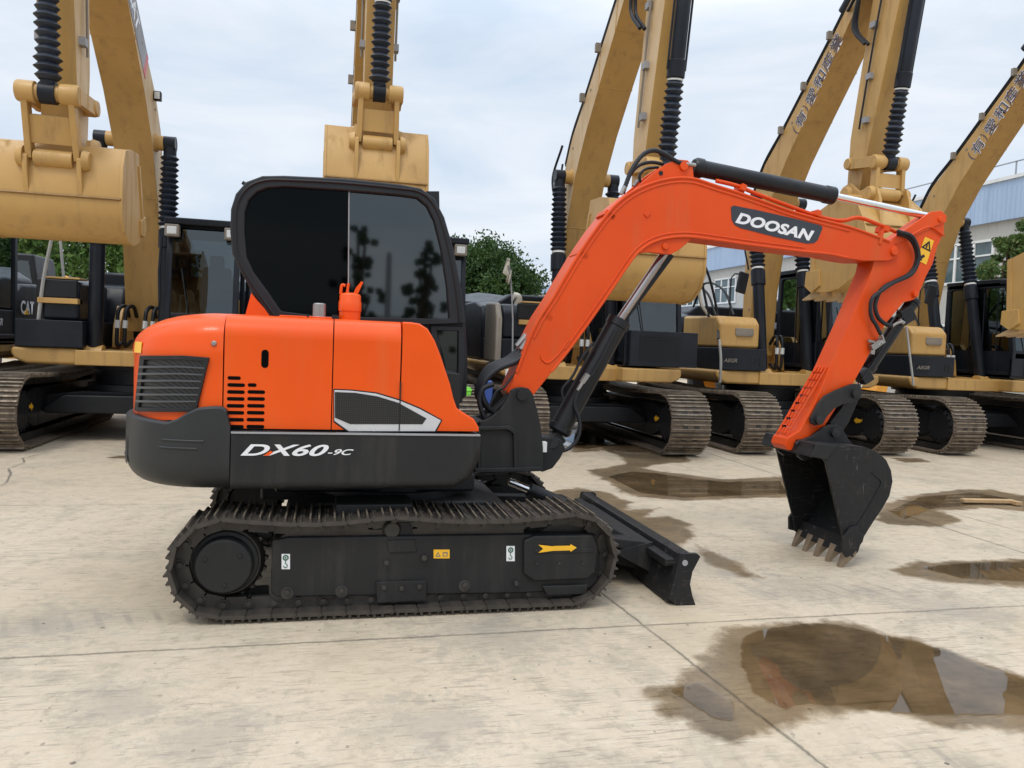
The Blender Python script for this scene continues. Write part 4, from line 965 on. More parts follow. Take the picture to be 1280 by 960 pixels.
    # lift cylinders
    for s in (-1, 1):
        xx = .435*s; b0 = Vector((xx, -.78+shift*.5, 1.15)); t0 = Vector((xx, pk[0], pk[1])); d = t0-b0
        m_ = b0+d*.60
        c1 = U(MB().lathe(b0, m_, [(0, .075), (.02, .095), (.85, .095), (.855, .118), (.99, .118), (1, .09)], 20), 'lift_cylinder', 'navy')
        U(MB().lathe(m_+d*.002, m_+d*.012, [(0, .10), (1, .10)], 18), 'white_collar', 'white', c1)
        q_ = MB(); bellows(q_, m_+d*.01, t0-d*.055, .135, .115, 13); U(q_, 'rod_bellows', 'bellows', c1, smooth=20)
        U(MB().lathe(t0-d*.06, t0-d*.02, [(0, .085), (1, .085)], 16).lathe(t0-Vector((.075, 0, 0)), t0+Vector((.075, 0, 0)), [(0, .10), (1, .10)], 18), 'rod_eye', 'navy', c1)
        U(MB().lathe(b0-Vector((.11, 0, 0)), b0+Vector((.11, 0, 0)), [(0, .14), (1, .14)], 18).box(xx-.11, xx-.07, b0.y-.14, b0.y+.30, 1.03, 1.2).box(xx+.07, xx+.11, b0.y-.14, b0.y+.3, 1.03, 1.2), 'cylinder_bracket', Y1)
    # hose loops at the boom foot
    hs = MB(); ft = MB()
    for k, x0 in enumerate((-.24, -.14, .12, .22)):
        y0 = -.30+shift*.5
        hs.tube([(x0, y0+.2, 1.35), (x0-.03, y0-.02, 1.28), (x0-.03, y0-.05, 1.5), (x0-.02, y0-.02, 1.78), (x0+.03, y0+.15, 1.84), (x0+.04, y0+.3, 1.7)], .027, 8, 3)
        ft.cyl((x0-.03, y0-.05, 1.53), (x0-.025, y0-.045, 1.64), .036, seg=8)
    hh = U(hs, 'hydraulic_hose', 'rubber'); U(ft, 'hose_fitting', 'lamp', hh)
    # ---- stick, hanging
    T = g((-2.62, 6.86)); T = (T[0], T[1]+.12+sdz)
    def S(p): return rot2((T[0]+p[0], T[1]+p[1]), ths, T)
    T0 = (-2.62, 6.86)
    sp = [(.12, -3.18), (.17, -3.05), (.20, -2.3), (.05, -.9), (-.05, .0), (-.05, .5), (-.35, .75), (-.62, .35), (-.62, -.3), (-.45, -1.2), (-.28, -2.1), (-.14, -2.9), (-.08, -3.2), (.02, -3.26)]
    sm0 = MB().prism([S(p) for p in sp], -.165, .165, 'x')
    if lit_sides: sm0.mi[-1] = sm0.mi[-2] = 1  # stick sides take the same paler, lit-looking colour
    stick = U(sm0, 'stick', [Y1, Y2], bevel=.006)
    pp_ = MB(); 
    for x0 in (-.20, .20):
        a, b, c = S((-.35, .3)), S((-.16, -1.0)), S((-.02, -2.2)); pp_.tube([(x0, *a), (x0, *b), (x0, *c)], .014, 6, 1)
    U(pp_, 'stick_pipe', 'brown' if th else 'rubber', stick)
    for z_ in (-.8, -1.5, -2.1):
        a = S((-.10+.02*z_, z_))
        for x0 in (-.225, .16): U(MB().box(x0, x0+.065, a[0]-.05, a[0]+.05, a[1]-.04, a[1]+.04), 'pipe_clamp', 'grey', stick)
    ar = MB(); a, b, c = g((-1.75, 6.75)), g((-2.3, 7.2)), S((-.3, .75))
    ar.lathe((0, *a), (0, *b), [(0, .10), (1, .10)], 16).lathe((0, *b), (0, *c), [(0, .05), (1, .05)], 12); U(ar, 'stick_cylinder', 'navy', bevel=0)
    H = S((.02, -3.12)); K = S((-.46, -2.73-kz))
    if DBG:
        for nm_, q0 in (('H', H), ('K', K), ('L', rot2((H[0]-.4, H[1]-.16), thb, H)), ('T', T), ('pk', pk)): print(label[:40], nm_, [round(c_) for c_ in prj(Vector((cx, yc+q0[0], q0[1])))])
    Ht, Kt = Vector((0, *H)), Vector((0, *K))
    kt = Vector((0, *S((-.74, -.25)))); dd = Kt-kt; L_ = dd.length
    e1 = kt+dd*(1-.98/L_) 
    bc_ = U(MB().lathe(kt, e1, [(0, .07), (.02, .085), (.86, .085), (.87, .105), (.99, .105), (1, .08)], 20), 'bucket_cylinder', 'navy')
    q_ = MB(); bellows(q_, e1+dd.normalized()*.02, Kt-dd.normalized()*.12, .105, .125, 11); U(q_, 'rod_bellows', 'bellows', bc_, smooth=20)
    U(MB().lathe(e1, e1+dd.normalized()*.02, [(0, .09), (1, .09)], 18), 'white_collar', 'white', bc_)
    U(MB().lathe(Kt-dd.normalized()*.13, Kt, [(0, .07), (1, .08)], 14).lathe(Kt-Vector((.07, 0, 0)), Kt+Vector((.07, 0, 0)), [(0, .10), (1, .10)], 18), 'rod_eye', 'navy', bc_)
    U(MB().tube([(.11, *(kt+dd*.1)[1:]), (.11, *(e1-dd*.04)[1:])], .013, 6, 0).tube([(-.11, *(kt+dd*.1)[1:]), (-.11, *(e1-dd*.04)[1:])], .013, 6, 0), 'cylinder_pipe', 'navy', bc_)
    # loose hoses from boom to stick, and along the stick
    for k, x0 in enumerate((-.21, -.27, .22)):
        a, b, c, d_ = g((-2.2, 6.55)), S((-.15, -.2)), S((.10, -.75)), S((-.06, -1.05))
        U(MB().tube([(x0, *a), (x0-.05*(1 if x0 < 0 else -1), b[0]+.32-.06*k, b[1]-.1*k), (x0-.04, c[0]+.08, c[1]), (x0, *d_)], .024, 8, 3), 'hydraulic_hose', 'rubber', stick)
    a, b, c = g((.30, 3.0)), g((.40, 3.6)), g((.20, 4.4))
    U(MB().tube([(-.30, a[0]-.2, a[1]), (-.34, b[0]-.15, b[1]), (-.29, c[0]-.05, c[1])], .016, 6, 3), 'hydraulic_hose', 'rubber', boom)
    q_ = g((-.25, 4.75)); lx_ = U(MB().box(.25, .34, q_[0]-.06, q_[0]+.03, q_[1]-.06, q_[1]+.06), 'boom_lamp', 'black', boom, bevel=.01)
    U(MB().box(.262, .328, q_[0]-.066, q_[0]-.058, q_[1]-.045, q_[1]+.045), 'lamp_lens', 'lamp', lx_)
    gr = MB()
    for p_ in ((.0, 2.3), (-.3, 4.6), (-1.0, 5.3)): w_ = g(p_); gr.lathe((-.252, w_[0]+.1, w_[1]), (.252, w_[0]+.1, w_[1]), [(0, .022), (1, .022)], 8)
    U(gr, 'grease_fittings', 'brown', boom)
    # ---- bucket and linkage
    def Kb(p): return rot2((H[0]+p[0]*bs, H[1]+p[1]*bs), thb, H)
    Lp = Kb((-.40, -.16))
    J = S((.06, -2.68))
    lm = MB()
    lm.lathe((-.27, *K), (.27, *K), [(0, .09), (.04, .10), (.30, .10), (.31, .075), (.69, .075), (.70, .10), (.96, .10), (1, .09)], 20)
    for s in (-1, 1):
        a, b = Vector((.20*s, *K)), Vector((.21*s, *Lp)); d_ = (b-a).normalized(); n_ = Vector((0, -d_.z, d_.y))
        lm.obox((a+b)/2, (.028, 0, 0), d_*((b-a).length/2), n_*.062)
        a, b = Vector((.245*s, *K)), Vector((.245*s, *J)); d_ = (b-a).normalized(); n_ = Vector((0, -d_.z, d_.y))
        lm.obox((a+b)/2, (.03, 0, 0), d_*((b-a).length/2), n_*.075)
    lm.obox((Vector((0, *K))*.45+Vector((0, *Lp))*.55), (.19, 0, 0), (Vector((0, *Lp))-Vector((0, *K)))*.22, Vector((0, .03, .01)))
    lm.lathe((-.29, *J), (.29, *J), [(0, .075), (.06, .085), (.94, .085), (1, .075)], 18)
    lm.lathe((-.17, *Lp), (.17, *Lp), [(0, .085), (1, .085)], 16)
    U(lm, 'bucket_linkage', Y1, bevel=.006)
    ear_ = [(.14, .02), (.08, .13), (-.06, .13), (-.20, -.04), (-.38, -.07), (-.51, -.14), (-.53, -.28), (-.50, -.62), (-.42, -.50), (-.2, -.22), (.10, -.16), (.16, -.10)]
    tl_ = -.16 if lowtop else 0.
    outl = [(.36, .0+tl_), (.0, .06+tl_), (-.28, .03+tl_), (-.42, -.18+tl_*.8), (-.50, -.56), (-.52, -.78), (-.44, -.98), (-.24, -1.13), (.04, -1.19), (.30, -1.16), (.54, -1.08)]
    def sh(pts, t_, x0, x1):
        P = [Vector(p) for p in pts]; c_ = Vector((.1, -.6)); I = []
        for i, p in enumerate(P):
            d_ = (P[min(i+1, len(P)-1)]-P[max(i-1, 0)]).normalized(); n_ = Vector((-d_.y, d_.x))
            if n_.dot(c_-p) < 0: n_ = -n_
            I.append(p+n_*t_)
        return MB().prism([Kb(p) for p in P]+[Kb(p) for p in I[::-1]], x0, x1, 'x')
    h2 = bw/2
    bu = U(sh(outl, .03, -h2+.004, h2-.004), 'bucket', Y1, smooth=45)
    for s in (-1, 1):
        sidepl = [(.40, .04+tl_)]+[(p[0]*1.02, p[1]*1.01) for p in outl[1:]]+[(.58, -1.0), (.50, -.6)]
        U(MB().prism([Kb(p) for p in sidepl], s*h2-.016, s*h2+.016, 'x'), 'bucket_side', Y1, bu, bevel=.004)
        U(MB().prism([Kb(p) for p in [(.36, -.86), (.62, -.80), (.68, -.98), (.56, -1.10), (.38, -1.06)]], s*(h2+.018)-.02, s*(h2+.018)+.02, 'x').prism([Kb(p) for p in [(.34, -.12), (.40, -.12), (.56, -.86), (.48, -.88)]], s*(h2+.02)-.012, s*(h2+.02)+.012, 'x'), 'side_cutter', Y1, bu, bevel=.006)
        U(MB().prism([Kb(p) for p in ear_], s*.235-.022, s*.235+.022, 'x').lathe((s*.255, *H), (s*.32, *H), [(0, .12), (1, .10)], 18).lathe((s*.255, *Lp), (s*.32, *Lp), [(0, .11), (1, .09)], 18), 'bucket_ear', Y1, bu, bevel=.006)
        a, b = Kb((-.515, -.60)), Kb((-.40, -.50)); U(MB().tube([(-h2, *a), (h2, *a)], .012, 5, 0), 'weld_seam', Y1, bu)
    for k in range(5):
        xk = vlerp(-h2+.09, h2-.09, k/4)
        a, b, c = Vector((xk, *Kb((.46, -1.12)))), Vector((xk, *Kb((.60, -1.11)))), Vector((xk, *Kb((.86, -1.10))))
        d1 = (c-a).normalized(); n1 = Vector((0, -d1.z, d1.y)); mt_ = MB(); vs = []
        for q_, w_, t_ in ((a, .055, .05), (b, .055, .05), (c, .035, .008)):
            vs += [q_+Vector((w_*i, 0, 0))+n1*(t_*j) for i, j in ((-1, -1), (1, -1), (1, 1), (-1, 1))]
        fs = [(3, 2, 1, 0), (8, 9, 10, 11)]
        for j in range(2):
            for k_ in range(4): p_, r_ = 4*j+k_, 4*j+(k_+1) % 4; fs.append((p_, r_, r_+4, p_+4))
        mt_.add(vs, fs); U(mt_, 'tooth', Y2, bu)
    # ---- lettering
    def UP(x, y, z): r_ = R(x, y); return Vector((r_[0], r_[1], z))+O
    def UV(x, y): r_ = R(x, y); return Vector((r_[0], r_[1], 0))
    if model:
        text('AEGR', UP(-1.28, -1.03, 1.37), UV(.2, -.06), (0, 0, 1), .062, 'brown', st, shear=.3, bold=.02, depth=.022)
        U(MB().box(-.72, -.68, -1.068, -1.06, 1.36, 1.40).box(-.72, -.68, -1.068, -1.06, 1.43, 1.46).box(-.65, -.58, -1.068, -1.06, 1.34, 1.37).box(-.65, -.58, -1.068, -1.06, 1.41, 1.44), 'vent_slots', 'black', st)
    return E_, boom, U, UP, UV, g, bu, under, backp

LB = 'yellow excavator '
mac = {}
mac['A'] = bgex(-2.65, 8.0, 'yellow excavator at left with a wide curled bucket held high over the black tool box', 'dark', bs=.77, sdz=-.12, th=rad(8), ths=rad(-2), thb=rad(8), bw=1.2, shift=-.1, Y2='yellow2', model=False, lit_sides=True)
mac['B'] = bgex(.46, 8.05, 'yellow excavator behind the orange cab, its narrow bucket hanging right above the cab roof', 'dark', sdz=.12, th=rad(1), bw=1.16, model=False, lit_sides=True)
mac['C'] = bgex(3.78, 7.9, 'yellow excavator with a dark slatted guard panel below its windscreen, behind the orange boom', 'dark', sdz=-.35, th=rad(4), ths=rad(2), thb=rad(6), bw=1.2, shift=-.2, Y1='yellow', grille=True, model=False, mudguard=True, lit_sides=True)
mac['D'] = bgex(7.45, 8.15, 'yellow excavator with yellow tool box and lettered boom, directly behind the orange arm', 'yellow', th=rad(0), bw=1.0, bs=1.17, thb=rad(-14), lowtop=True, ths=rad(3), shift=-.06)
mac['E'] = bgex(11.15, 8.2, 'yellow excavator with lettered boom leaning out of frame, last full one at right', 'yellow', th=rad(0), sdz=-.4, bs=1.15, thb=rad(-16), lowtop=True, bw=1.0, shift=.2)
if DBG:
    for y_ in (6.8, 8.3, 9.3, 10.): print('[0, ', y_, prj(Vector((-4.45, y_, 1.9))))
mac['Z'] = bgex(-5.85, 8.0, 'black sided excavator cut off at the left edge, white badge on its engine door', 'dark', th=rad(6), bw=1.2, model=False, lit_sides=True)
mac['F'] = bgex(14.9, 8.3, 'yellow excavator mostly out of frame beyond the last lettered boom', 'yellow', th=rad(0), bw=1.2)

# black/white badge on machine Z's right-hand side and boom decal on machine A
def onx(mc, body, y, z, h, mat='decalwhite', depth=.004, shear=.0, bold=.03, parent=None, x=1.385, width=None):
    E_, boom, U, UP, UV, g, bu, un, bk_ = mac[mc]
    return text(body, UP(x, y, z), UV(0, 1), (0, 0, 1), h, mat, parent or E_, shear=shear, bold=bold, depth=depth, width=width)
b_ = onx('Z', 'CAT', .55, 1.68, .20, x=1.387)
E_, boom, U, UP, UV, g, bu, un, bk_ = mac['Z']
U(MB().prism([(.68, 1.675), (.84, 1.675), (.76, 1.76)], 1.392, 1.402, 'x'), 'badge_triangle', 'labelyellow', b_)
onx('Z', 'AEGR', -.55, 1.50, .10, x=1.43, shear=.3)
for z_, c_ in ((1.38, 'labelblue'), (1.29, 'grey')): U(MB().lathe((1.425, -.45, z_), (1.435, -.45, z_), [(0, .04), (1, .04)], 16), 'round_label', c_, E_)
# decal with lettering on machine A's boom side
E_, boom, U, UP, UV, g, bu, un, bk_ = mac['A']
a, b = Vector(g((-.75, 5.1))), Vector(g((-1.75, 6.05))); d = (b-a).normalized(); n = Vector((-d.y, d.x))
if n.y < 0: n = -n
q_ = [a-n*.17, a+n*.17, b+n*.17, b-n*.17]
dk = U(MB().prism([tuple(v) for v in q_], .247, .250, 'x'), 'boom_decal', 'grey', boom)
q_ = [a-n*.17, a+n*.17, a+n*.17-d*.08, a-n*.17-d*.14]
U(MB().prism([tuple(v) for v in q_], .247, .251, 'x'), 'red_stripe', 'labelred', dk)
o_ = b-n*.12-d*.35
text('CAT', UP(.25, o_.x, o_.y), Vector((0, -d.x, -d.y)), Vector((0, n.x, n.y)), .22, 'decalwhite', dk, depth=.003, bold=.04)
# machines D and E: lettering on the boom side
for mc, s0 in (('D', .0), ('E', .0)):
    E_, boom, U, UP, UV, g, bu, un, bk_ = mac[mc]
    a, b = Vector(g((-.84, 5.0))), Vector(g((-2.04, 6.34))); d = (b-a).normalized(); n = Vector((-d.y, d.x))
    if n.y < 0: n = -n
    # seen from -x: reading direction runs up the boom, characters stand upright across it
    rt = Vector((0, d.x, d.y)); upv = Vector((0, n.x, n.y))
    if rt.cross(upv).x > 0: rt_, pos = -rt, b
    chars = '(有)愛和産業'
    L_ = (b-a).length; step = L_/6.3; pos = a-n*.155+d*.20
    for i, ch in enumerate(chars):
        adv = .10 if ch in '()' else .275
        p_ = UP(-.247, pos.x, pos.y)
        if ch in '()':
            text(ch, p_, rt, upv, .24, 'violet', boom, depth=-.004 if rt.cross(upv).x > 0 else .004, width=.05)
        else:
            sg = -1 if rt.cross(upv).x > 0 else 1
            text(ch, p_-rt*.012-upv*.012, rt, upv, .27, 'decalwhite', boom, depth=.0025*sg, bold=.03, width=.27)
            text(ch, p_, rt, upv, .246, 'violet', boom, depth=.0055*sg, bold=.004, width=.246)
        pos = pos+d*adv
# ================================================================ SETTING
# ---- ground
t = NT('worn_concrete'); v = t.coords()
sep = t('ShaderNodeSeparateXYZ', {0: v}); GX, GY = sep.outputs[0], sep.outputs[1]
n_big = t.noise(v, .35, 3, .6); n_mid = t.noise(v, 1.6, 5, .65, .6); n_fine = t.noise(v, 22, 4, .65); n_gr = t.noise(v, 140, 3, .7)
col = t.mix(t.ramp(n_big, .35, .65), (.52, .418, .295), (.60, .497, .37))
col = t.mix(t.ramp(n_mid, .50, .72, 0, .6), col, (.31, .265, .2))
col = t.mix(t.ramp(t.noise(v, 3.6, 6, .7, 1.0), .56, .74, 0, .6), col, (.54, .475, .36))
col = t.mix(t.ramp(t.noise(t.coords((1, 1, 1), (0, 0, .3)), .9, 7, .72, 1.5), .55, .70, 0, .6), col, (.27, .24, .19))
# brush / scrape marks in a few directions
for sc, rt, th, amt, cc in (((1.2, 34, 1), .25, .62, .3, (.30, .26, .20)), ((1.6, 70, 1), .75, .67, .45, (.26, .23, .19))):
    nz = t.noise(t.coords(sc, (0, 0, rt)), 1.0, 4, .6)
    msk = t.math('MULTIPLY', t.ramp(nz, th, th+.05), t.ramp(t.noise(v, 1.1+rt*.3, 3), .42, .6))
    col = t.mix(t.math('MULTIPLY', msk, amt), col, cc)
# grouser prints: short dashes in rows
for rt, yc_, x0_ in ((.10, -1.75, -1.2), (-.35, .15, 3.6)):
    wv = t('ShaderNodeTexWave', {'Vector': t.coords((1, 1, 1), (0, 0, rt)), 'Scale': 2.3, 'Distortion': .6, 'Detail': 2.}, wave_type='BANDS', bands_direction='X')
    band = t.math('SUBTRACT', 1., t.math('MULTIPLY', t.math('ABSOLUTE', t.math('SUBTRACT', GY, yc_)), 5.), clamp=True)
    msk = t.math('MULTIPLY', t.math('MULTIPLY', t.ramp(wv.outputs['Fac'], .8, .95), band), t.ramp(n_mid, .45, .6))
    col = t.mix(t.math('MULTIPLY', msk, .55), col, (.2, .18, .16))
col = t.mix(t.ramp(n_fine, .3, .75, .0, .35), col, (.36, .31, .24))
col = t.mix(t.ramp(n_gr, .60, .75, 0, .35), col, (.25, .22, .18))
# fine scuffs, scrapes and grit at hand size
for sc, rt, lo_, amt, cc in (((9, 95, 1), .35, .60, .55, (.24, .20, .155)), ((7, 120, 1), -.4, .61, .5, (.23, .20, .16)), ((12, 80, 1), 1.25, .63, .5, (.62, .56, .45)), ((8, 90, 1), .9, .62, .5, (.22, .19, .15)), ((14, 60, 1), -.9, .64, .4, (.60, .54, .44))):
    nz = t.noise(t.coords(sc, (0, 0, rt)), .45, 5, .65)
    msk = t.math('MULTIPLY', t.ramp(nz, lo_-.03, lo_+.01), t.ramp(t.noise(t.coords((1, 1, 1), (0, 0, rt)), 1.5, 4, .7), .42, .54))
    col = t.mix(t.math('MULTIPLY', msk, amt), col, cc)
bl1 = t.noise(v, 8., 7, .75, .2); col = t.mix(t.ramp(bl1, .53, .64, 0, .55), col, (.29, .25, .19)); col = t.mix(t.ramp(bl1, .44, .34, 0, .35), col, (.60, .54, .43))
bl2 = t.noise(t.coords((1, 1.25, 1), (0, 0, .12)), 3.2, 8, .78, .3); col = t.mix(t.ramp(bl2, .54, .64, 0, .42), col, (.27, .235, .18))
bl3 = t.noise(v, .7, 3, .5); col = t.mix(t.ramp(bl3, .5, .7, 0, .5), col, (.50, .40, .26))
# crisp short gouges and chips
for sc, rt, sc2, cc in (((1, 9, 1), .35, 5., (.19, .16, .12)), ((1, 11, 1), -.5, 4., (.20, .17, .13)), ((1, 7, 1), 1.2, 4.5, (.21, .18, .14)), ((1, 10, 1), .8, 6., (.68, .61, .49)), ((1.6, 1, 1), 0., 16., (.20, .17, .13))):
    vo = t('ShaderNodeTexVoronoi', {'Vector': t.coords(sc, (0, 0, rt)), 'Scale': sc2}); rs = t('ShaderNodeSeparateColor', {0: vo.outputs['Color']})
    big_ = t.math('MULTIPLY', rs.outputs[1], .24)
    msk = t.math('MULTIPLY', t.math('LESS_THAN', t.math('ADD', vo.outputs['Distance'], t.math('MULTIPLY', n_fine, .04)), big_), t.math('GREATER_THAN', rs.outputs[0], .45))
    msk = t.math('MULTIPLY', msk, t.ramp(t.noise(v, 1.2+sc2*.1, 4, .6), .44, .58))
    col = t.mix(t.math('MULTIPLY', msk, .62), col, cc)
# grey stains of their own shape: oil and mud left by tracks
for (x_, y_), r_ in (((870, 700), .55), ((1190, 760), .5), ((255, 925), .30), ((150, 880), .28), ((540, 905), .35), ((60, 780), .4), ((620, 795), .5), ((990, 735), .4)):
    c_ = aZ(x_, y_); dd = t('ShaderNodeVectorMath', {0: v, 1: (c_.x, c_.y, 0)}, operation='DISTANCE')
    e_ = t.math('ADD', t.math('DIVIDE', dd.outputs['Value'], r_), t.math('MULTIPLY', t.math('SUBTRACT', bl1, .5), 4.5))
    col = t.mix(t.ramp(e_, .9, .3, 0, .42), col, (.24, .215, .18))
# dark specks
vo = t('ShaderNodeTexVoronoi', {'Vector': v, 'Scale': 5.5}); col = t.mix(t.math('MULTIPLY', t.math('LESS_THAN', vo.outputs['Distance'], .06), t.ramp(n_mid, .45, .6)), col, (.12, .10, .08))
# joints cut in the slab
def jline(expr, w, amt):
    global col
    wob = t.math('ADD', t.math('MULTIPLY', t.math('SUBTRACT', t.noise(v, 3., 4), .5), .03), t.math('MULTIPLY', t.math('SUBTRACT', t.noise(v, 28., 4, .7), .5), .028))
    d_ = t.math('ABSOLUTE', t.math('ADD', expr, wob))
    m_ = t.math('SUBTRACT', 1., t.math('DIVIDE', d_, w), clamp=True)
    m_ = t.math('MULTIPLY', m_, t.ramp(t.noise(v, 2.2, 5, .7), .25, .5, .35, 1.))
    col = t.mix(t.math('MULTIPLY', m_, amt), col, (.10, .085, .065)); return m_
def ln(p, q_):   # implicit line through two ground points
    d_ = (q_-p); L = math.hypot(d_.x, d_.y); a, b = -d_.y/L, d_.x/L
    return t.math('ADD', t.math('ADD', t.math('MULTIPLY', GX, a), t.math('MULTIPLY', GY, b)), -(a*p.x+b*p.y))
J1 = jline(ln(aZ(0, 823), aZ(1280, 757)), .016, .75)
J2 = jline(ln(aZ(805, 782), aZ(1035, 960)), .014, .85)
J3 = jline(ln(aZ(890, 568), aZ(985, 598)), .03, .7)
J4 = jline(ln(aZ(0, 632), aZ(262, 630)), .014, .5)
for off in (-9., -4.6, 13., 17.5): jline(t.math('ADD', ln(aZ(805, 782), aZ(1035, 960)), off), .02, .7)
hgt = t.math('ADD', t.math('MULTIPLY', n_fine, .5), t.math('MULTIPLY', n_gr, .5))
hgt = t.math('SUBTRACT', hgt, t.math('MULTIPLY', t.math('ADD', J1, J2), 1.2))
t.done(t.pbr(col, t.ramp(n_mid, .3, .7, .55, .75), 0, t.bump(hgt, .35, .012), spec=.35)); M['ground'] = t.m
gm = MB().add([(-400, -300, 0), (400, -300, 0), (400, 700, 0), (-400, 700, 0)], [(0, 1, 2, 3)])
struct(gm.build('concrete_ground', 'ground'))

# ---- wet films: damp stain and standing water, real sheets over the slab
def film(name, tintc, rough, dampgloss, fade, nscale, amp=.1):
    t = NT(name); v = t.coords()
    at = t('ShaderNodeAttribute', attribute_name='edge')
    e = t.math('ADD', at.outputs['Fac'], t.math('MULTIPLY', t.math('SUBTRACT', t.noise(v, nscale, 8, .72), .5), amp))
    k = t.ramp(e, .0, fade, 0, 1)
    tint_ = t.mix(k, (1, 1, 1), t.mix(t.ramp(t.noise(v, 2.2, 4), .3, .7), tintc, tuple(c*.8 for c in tintc)))
    tr = t('ShaderNodeBsdfTransparent', {'Color': tint_})
    rg = t.ramp(t.noise(v, 5, 4), .35, .7, rough, rough*2.2)
    gl = t('ShaderNodeBsdfGlossy', {'Roughness': rg, 'Color': (1, 1, 1, 1)})
    if dampgloss > .9: t.l.new(t.bump(t.noise(v, 3.5, 2), .004, .02), gl.inputs['Normal'])
    fr = t('ShaderNodeFresnel', {'IOR': 1.33})
    mx = t('ShaderNodeMixShader', {0: t.math('MULTIPLY', t.math('MULTIPLY', fr.outputs[0], k), dampgloss), 1: tr.outputs[0], 2: gl.outputs[0]})
    M[name] = t.done(mx)
film('damp_film', (.72, .68, .62), .10, .6, .07, 4., .32)
film('water_film', (.84, .80, .74), .010, 1., .012, 6., .10)
def inside(p, poly):
    c = False; j = len(poly)-1
    for i in range(len(poly)):
        a, b = poly[i], poly[j]
        if (a[1] > p[1]) != (b[1] > p[1]) and p[0] < (b[0]-a[0])*(p[1]-a[1])/(b[1]-a[1])+a[0]: c = not c
        j = i
    return c
def edist(p, poly):
    best = 1e9; j = len(poly)-1
    for i in range(len(poly)):
        ax, ay = poly[j]; bx, by = poly[i]; dx, dy = bx-ax, by-ay
        t_ = max(0, min(1, ((p[0]-ax)*dx+(p[1]-ay)*dy)/max(1e-9, dx*dx+dy*dy)))
        best = min(best, math.hypot(p[0]-ax-dx*t_, p[1]-ay-dy*t_)); j = i
    return best
def puddle(name, px, mat, z, step=.06, grow=.14):
    poly = [(aZ(x, y).x, aZ(x, y).y) for x, y in px]
    x0, x1 = min(p[0] for p in poly)-grow, max(p[0] for p in poly)+grow; y0, y1 = min(p[1] for p in poly)-grow, max(p[1] for p in poly)+grow
    nx, ny = int((x1-x0)/step)+2, int((y1-y0)/step)+2; idx = {}; vs = []; ed = []; fs = []
    D_ = {}
    for j in range(ny):
        for i in range(nx):
            p = (x0+i*step, y0+j*step); d_ = edist(p, poly); d_ = d_ if inside(p, poly) else -d_
            D_[i, j] = d_
    for j in range(ny-1):
        for i in range(nx-1):
            cs = [(i, j), (i+1, j), (i+1, j+1), (i, j+1)]
            if max(D_[c] for c in cs) > -grow:
                f = []
                for c in cs:
                    if c not in idx: idx[c] = len(vs); vs.append((x0+c[0]*step, y0+c[1]*step, z)); ed.append(D_[c])
                    f.append(idx[c])
                fs.append(tuple(f))
    m = MB(); m.v = [Vector(p) for p in vs]; m.f = fs; m.mi = [0]*len(fs)
    o = m.build(name, mat, recalc=False)
    at = o.data.attributes.new('edge', 'FLOAT', 'POINT'); at.data.foreach_set('value', ed)
    return struct(o)
puddle('damp_patch', [(800, 865), (815, 858), (840, 850), (860, 830), (868, 822), (884, 815), (890, 792), (905, 785), (930, 781), (1030, 774), (1075, 780), (1140, 797), (1215, 820), (1250, 835), (1300, 850), (1380, 880), (1380, 930), (1280, 922), (1190, 915), (1115, 897), (1030, 902), (990, 915), (920, 930), (865, 915), (818, 890)], 'damp_film', .004, .03)
puddle('water', [(925, 800), (940, 790), (985, 783), (1030, 780), (1070, 787), (1140, 802), (1190, 815), (1235, 836), (1300, 852), (1360, 880), (1350, 905), (1280, 896), (1190, 895), (1150, 895), (1065, 886), (1010, 884), (980, 888), (940, 868), (925, 835)], 'water_film', .008, .03)
puddle('water', [(838, 864), (850, 858), (872, 854), (890, 862), (917, 877), (918, 904), (890, 900), (868, 886)], 'water_film', .008, .03)
puddle('damp_patch', [(730, 589), (745, 586), (780, 580), (774, 571), (755, 564), (738, 552), (800, 552), (850, 556), (866, 578), (830, 580), (808, 585), (820, 588), (850, 592), (905, 599), (980, 595), (1010, 600), (1000, 622), (905, 625), (855, 627), (797, 622), (772, 615), (755, 602)], 'damp_film', .004, .05)
puddle('water', [(760, 596), (790, 590), (820, 592), (850, 597), (905, 603), (975, 602), (985, 618), (905, 621), (855, 623), (800, 617)], 'water_film', .008, .05)
puddle('damp_patch', [(686, 614), (720, 609), (767, 617), (792, 628), (787, 638), (827, 635), (812, 646), (840, 645), (870, 655), (866, 680), (845, 687), (800, 680), (740, 660), (690, 650)], 'damp_film', .004, .05)
puddle('damp_patch', [(1088, 650), (1100, 630), (1140, 618), (1200, 611), (1240, 612), (1270, 618), (1420, 635), (1420, 660), (1280, 640), (1230, 636), (1180, 640), (1210, 652), (1180, 660), (1110, 657)], 'damp_film', .004, .05)
puddle('water', [(1110, 640), (1150, 622), (1215, 616), (1275, 626), (1230, 631), (1170, 636), (1130, 650)], 'water_film', .008, .05)
puddle('damp_patch', [(1105, 712), (1140, 702), (1200, 700), (1300, 696), (1420, 690), (1420, 750), (1280, 735), (1190, 731), (1130, 722)], 'damp_film', .004, .05)
puddle('water', [(1150, 710), (1200, 705), (1300, 702), (1400, 700), (1400, 735), (1280, 728), (1200, 724)], 'water_film', .008, .05)
puddle('damp_patch', [(690, 545), (740, 530), (860, 540), (880, 562), (800, 566), (760, 564), (720, 566), (700, 560)], 'damp_film', .004, .06)
puddle('water', [(690, 556), (735, 535), (780, 540), (770, 556), (735, 562)], 'water_film', .008, .06)
puddle('damp_patch', [(128, 573), (150, 569), (200, 567), (230, 572), (175, 575)], 'damp_film', .004, .06)
puddle('damp_patch', [(1110, 572), (1150, 573), (1170, 578), (1130, 579)], 'damp_film', .004, .06)
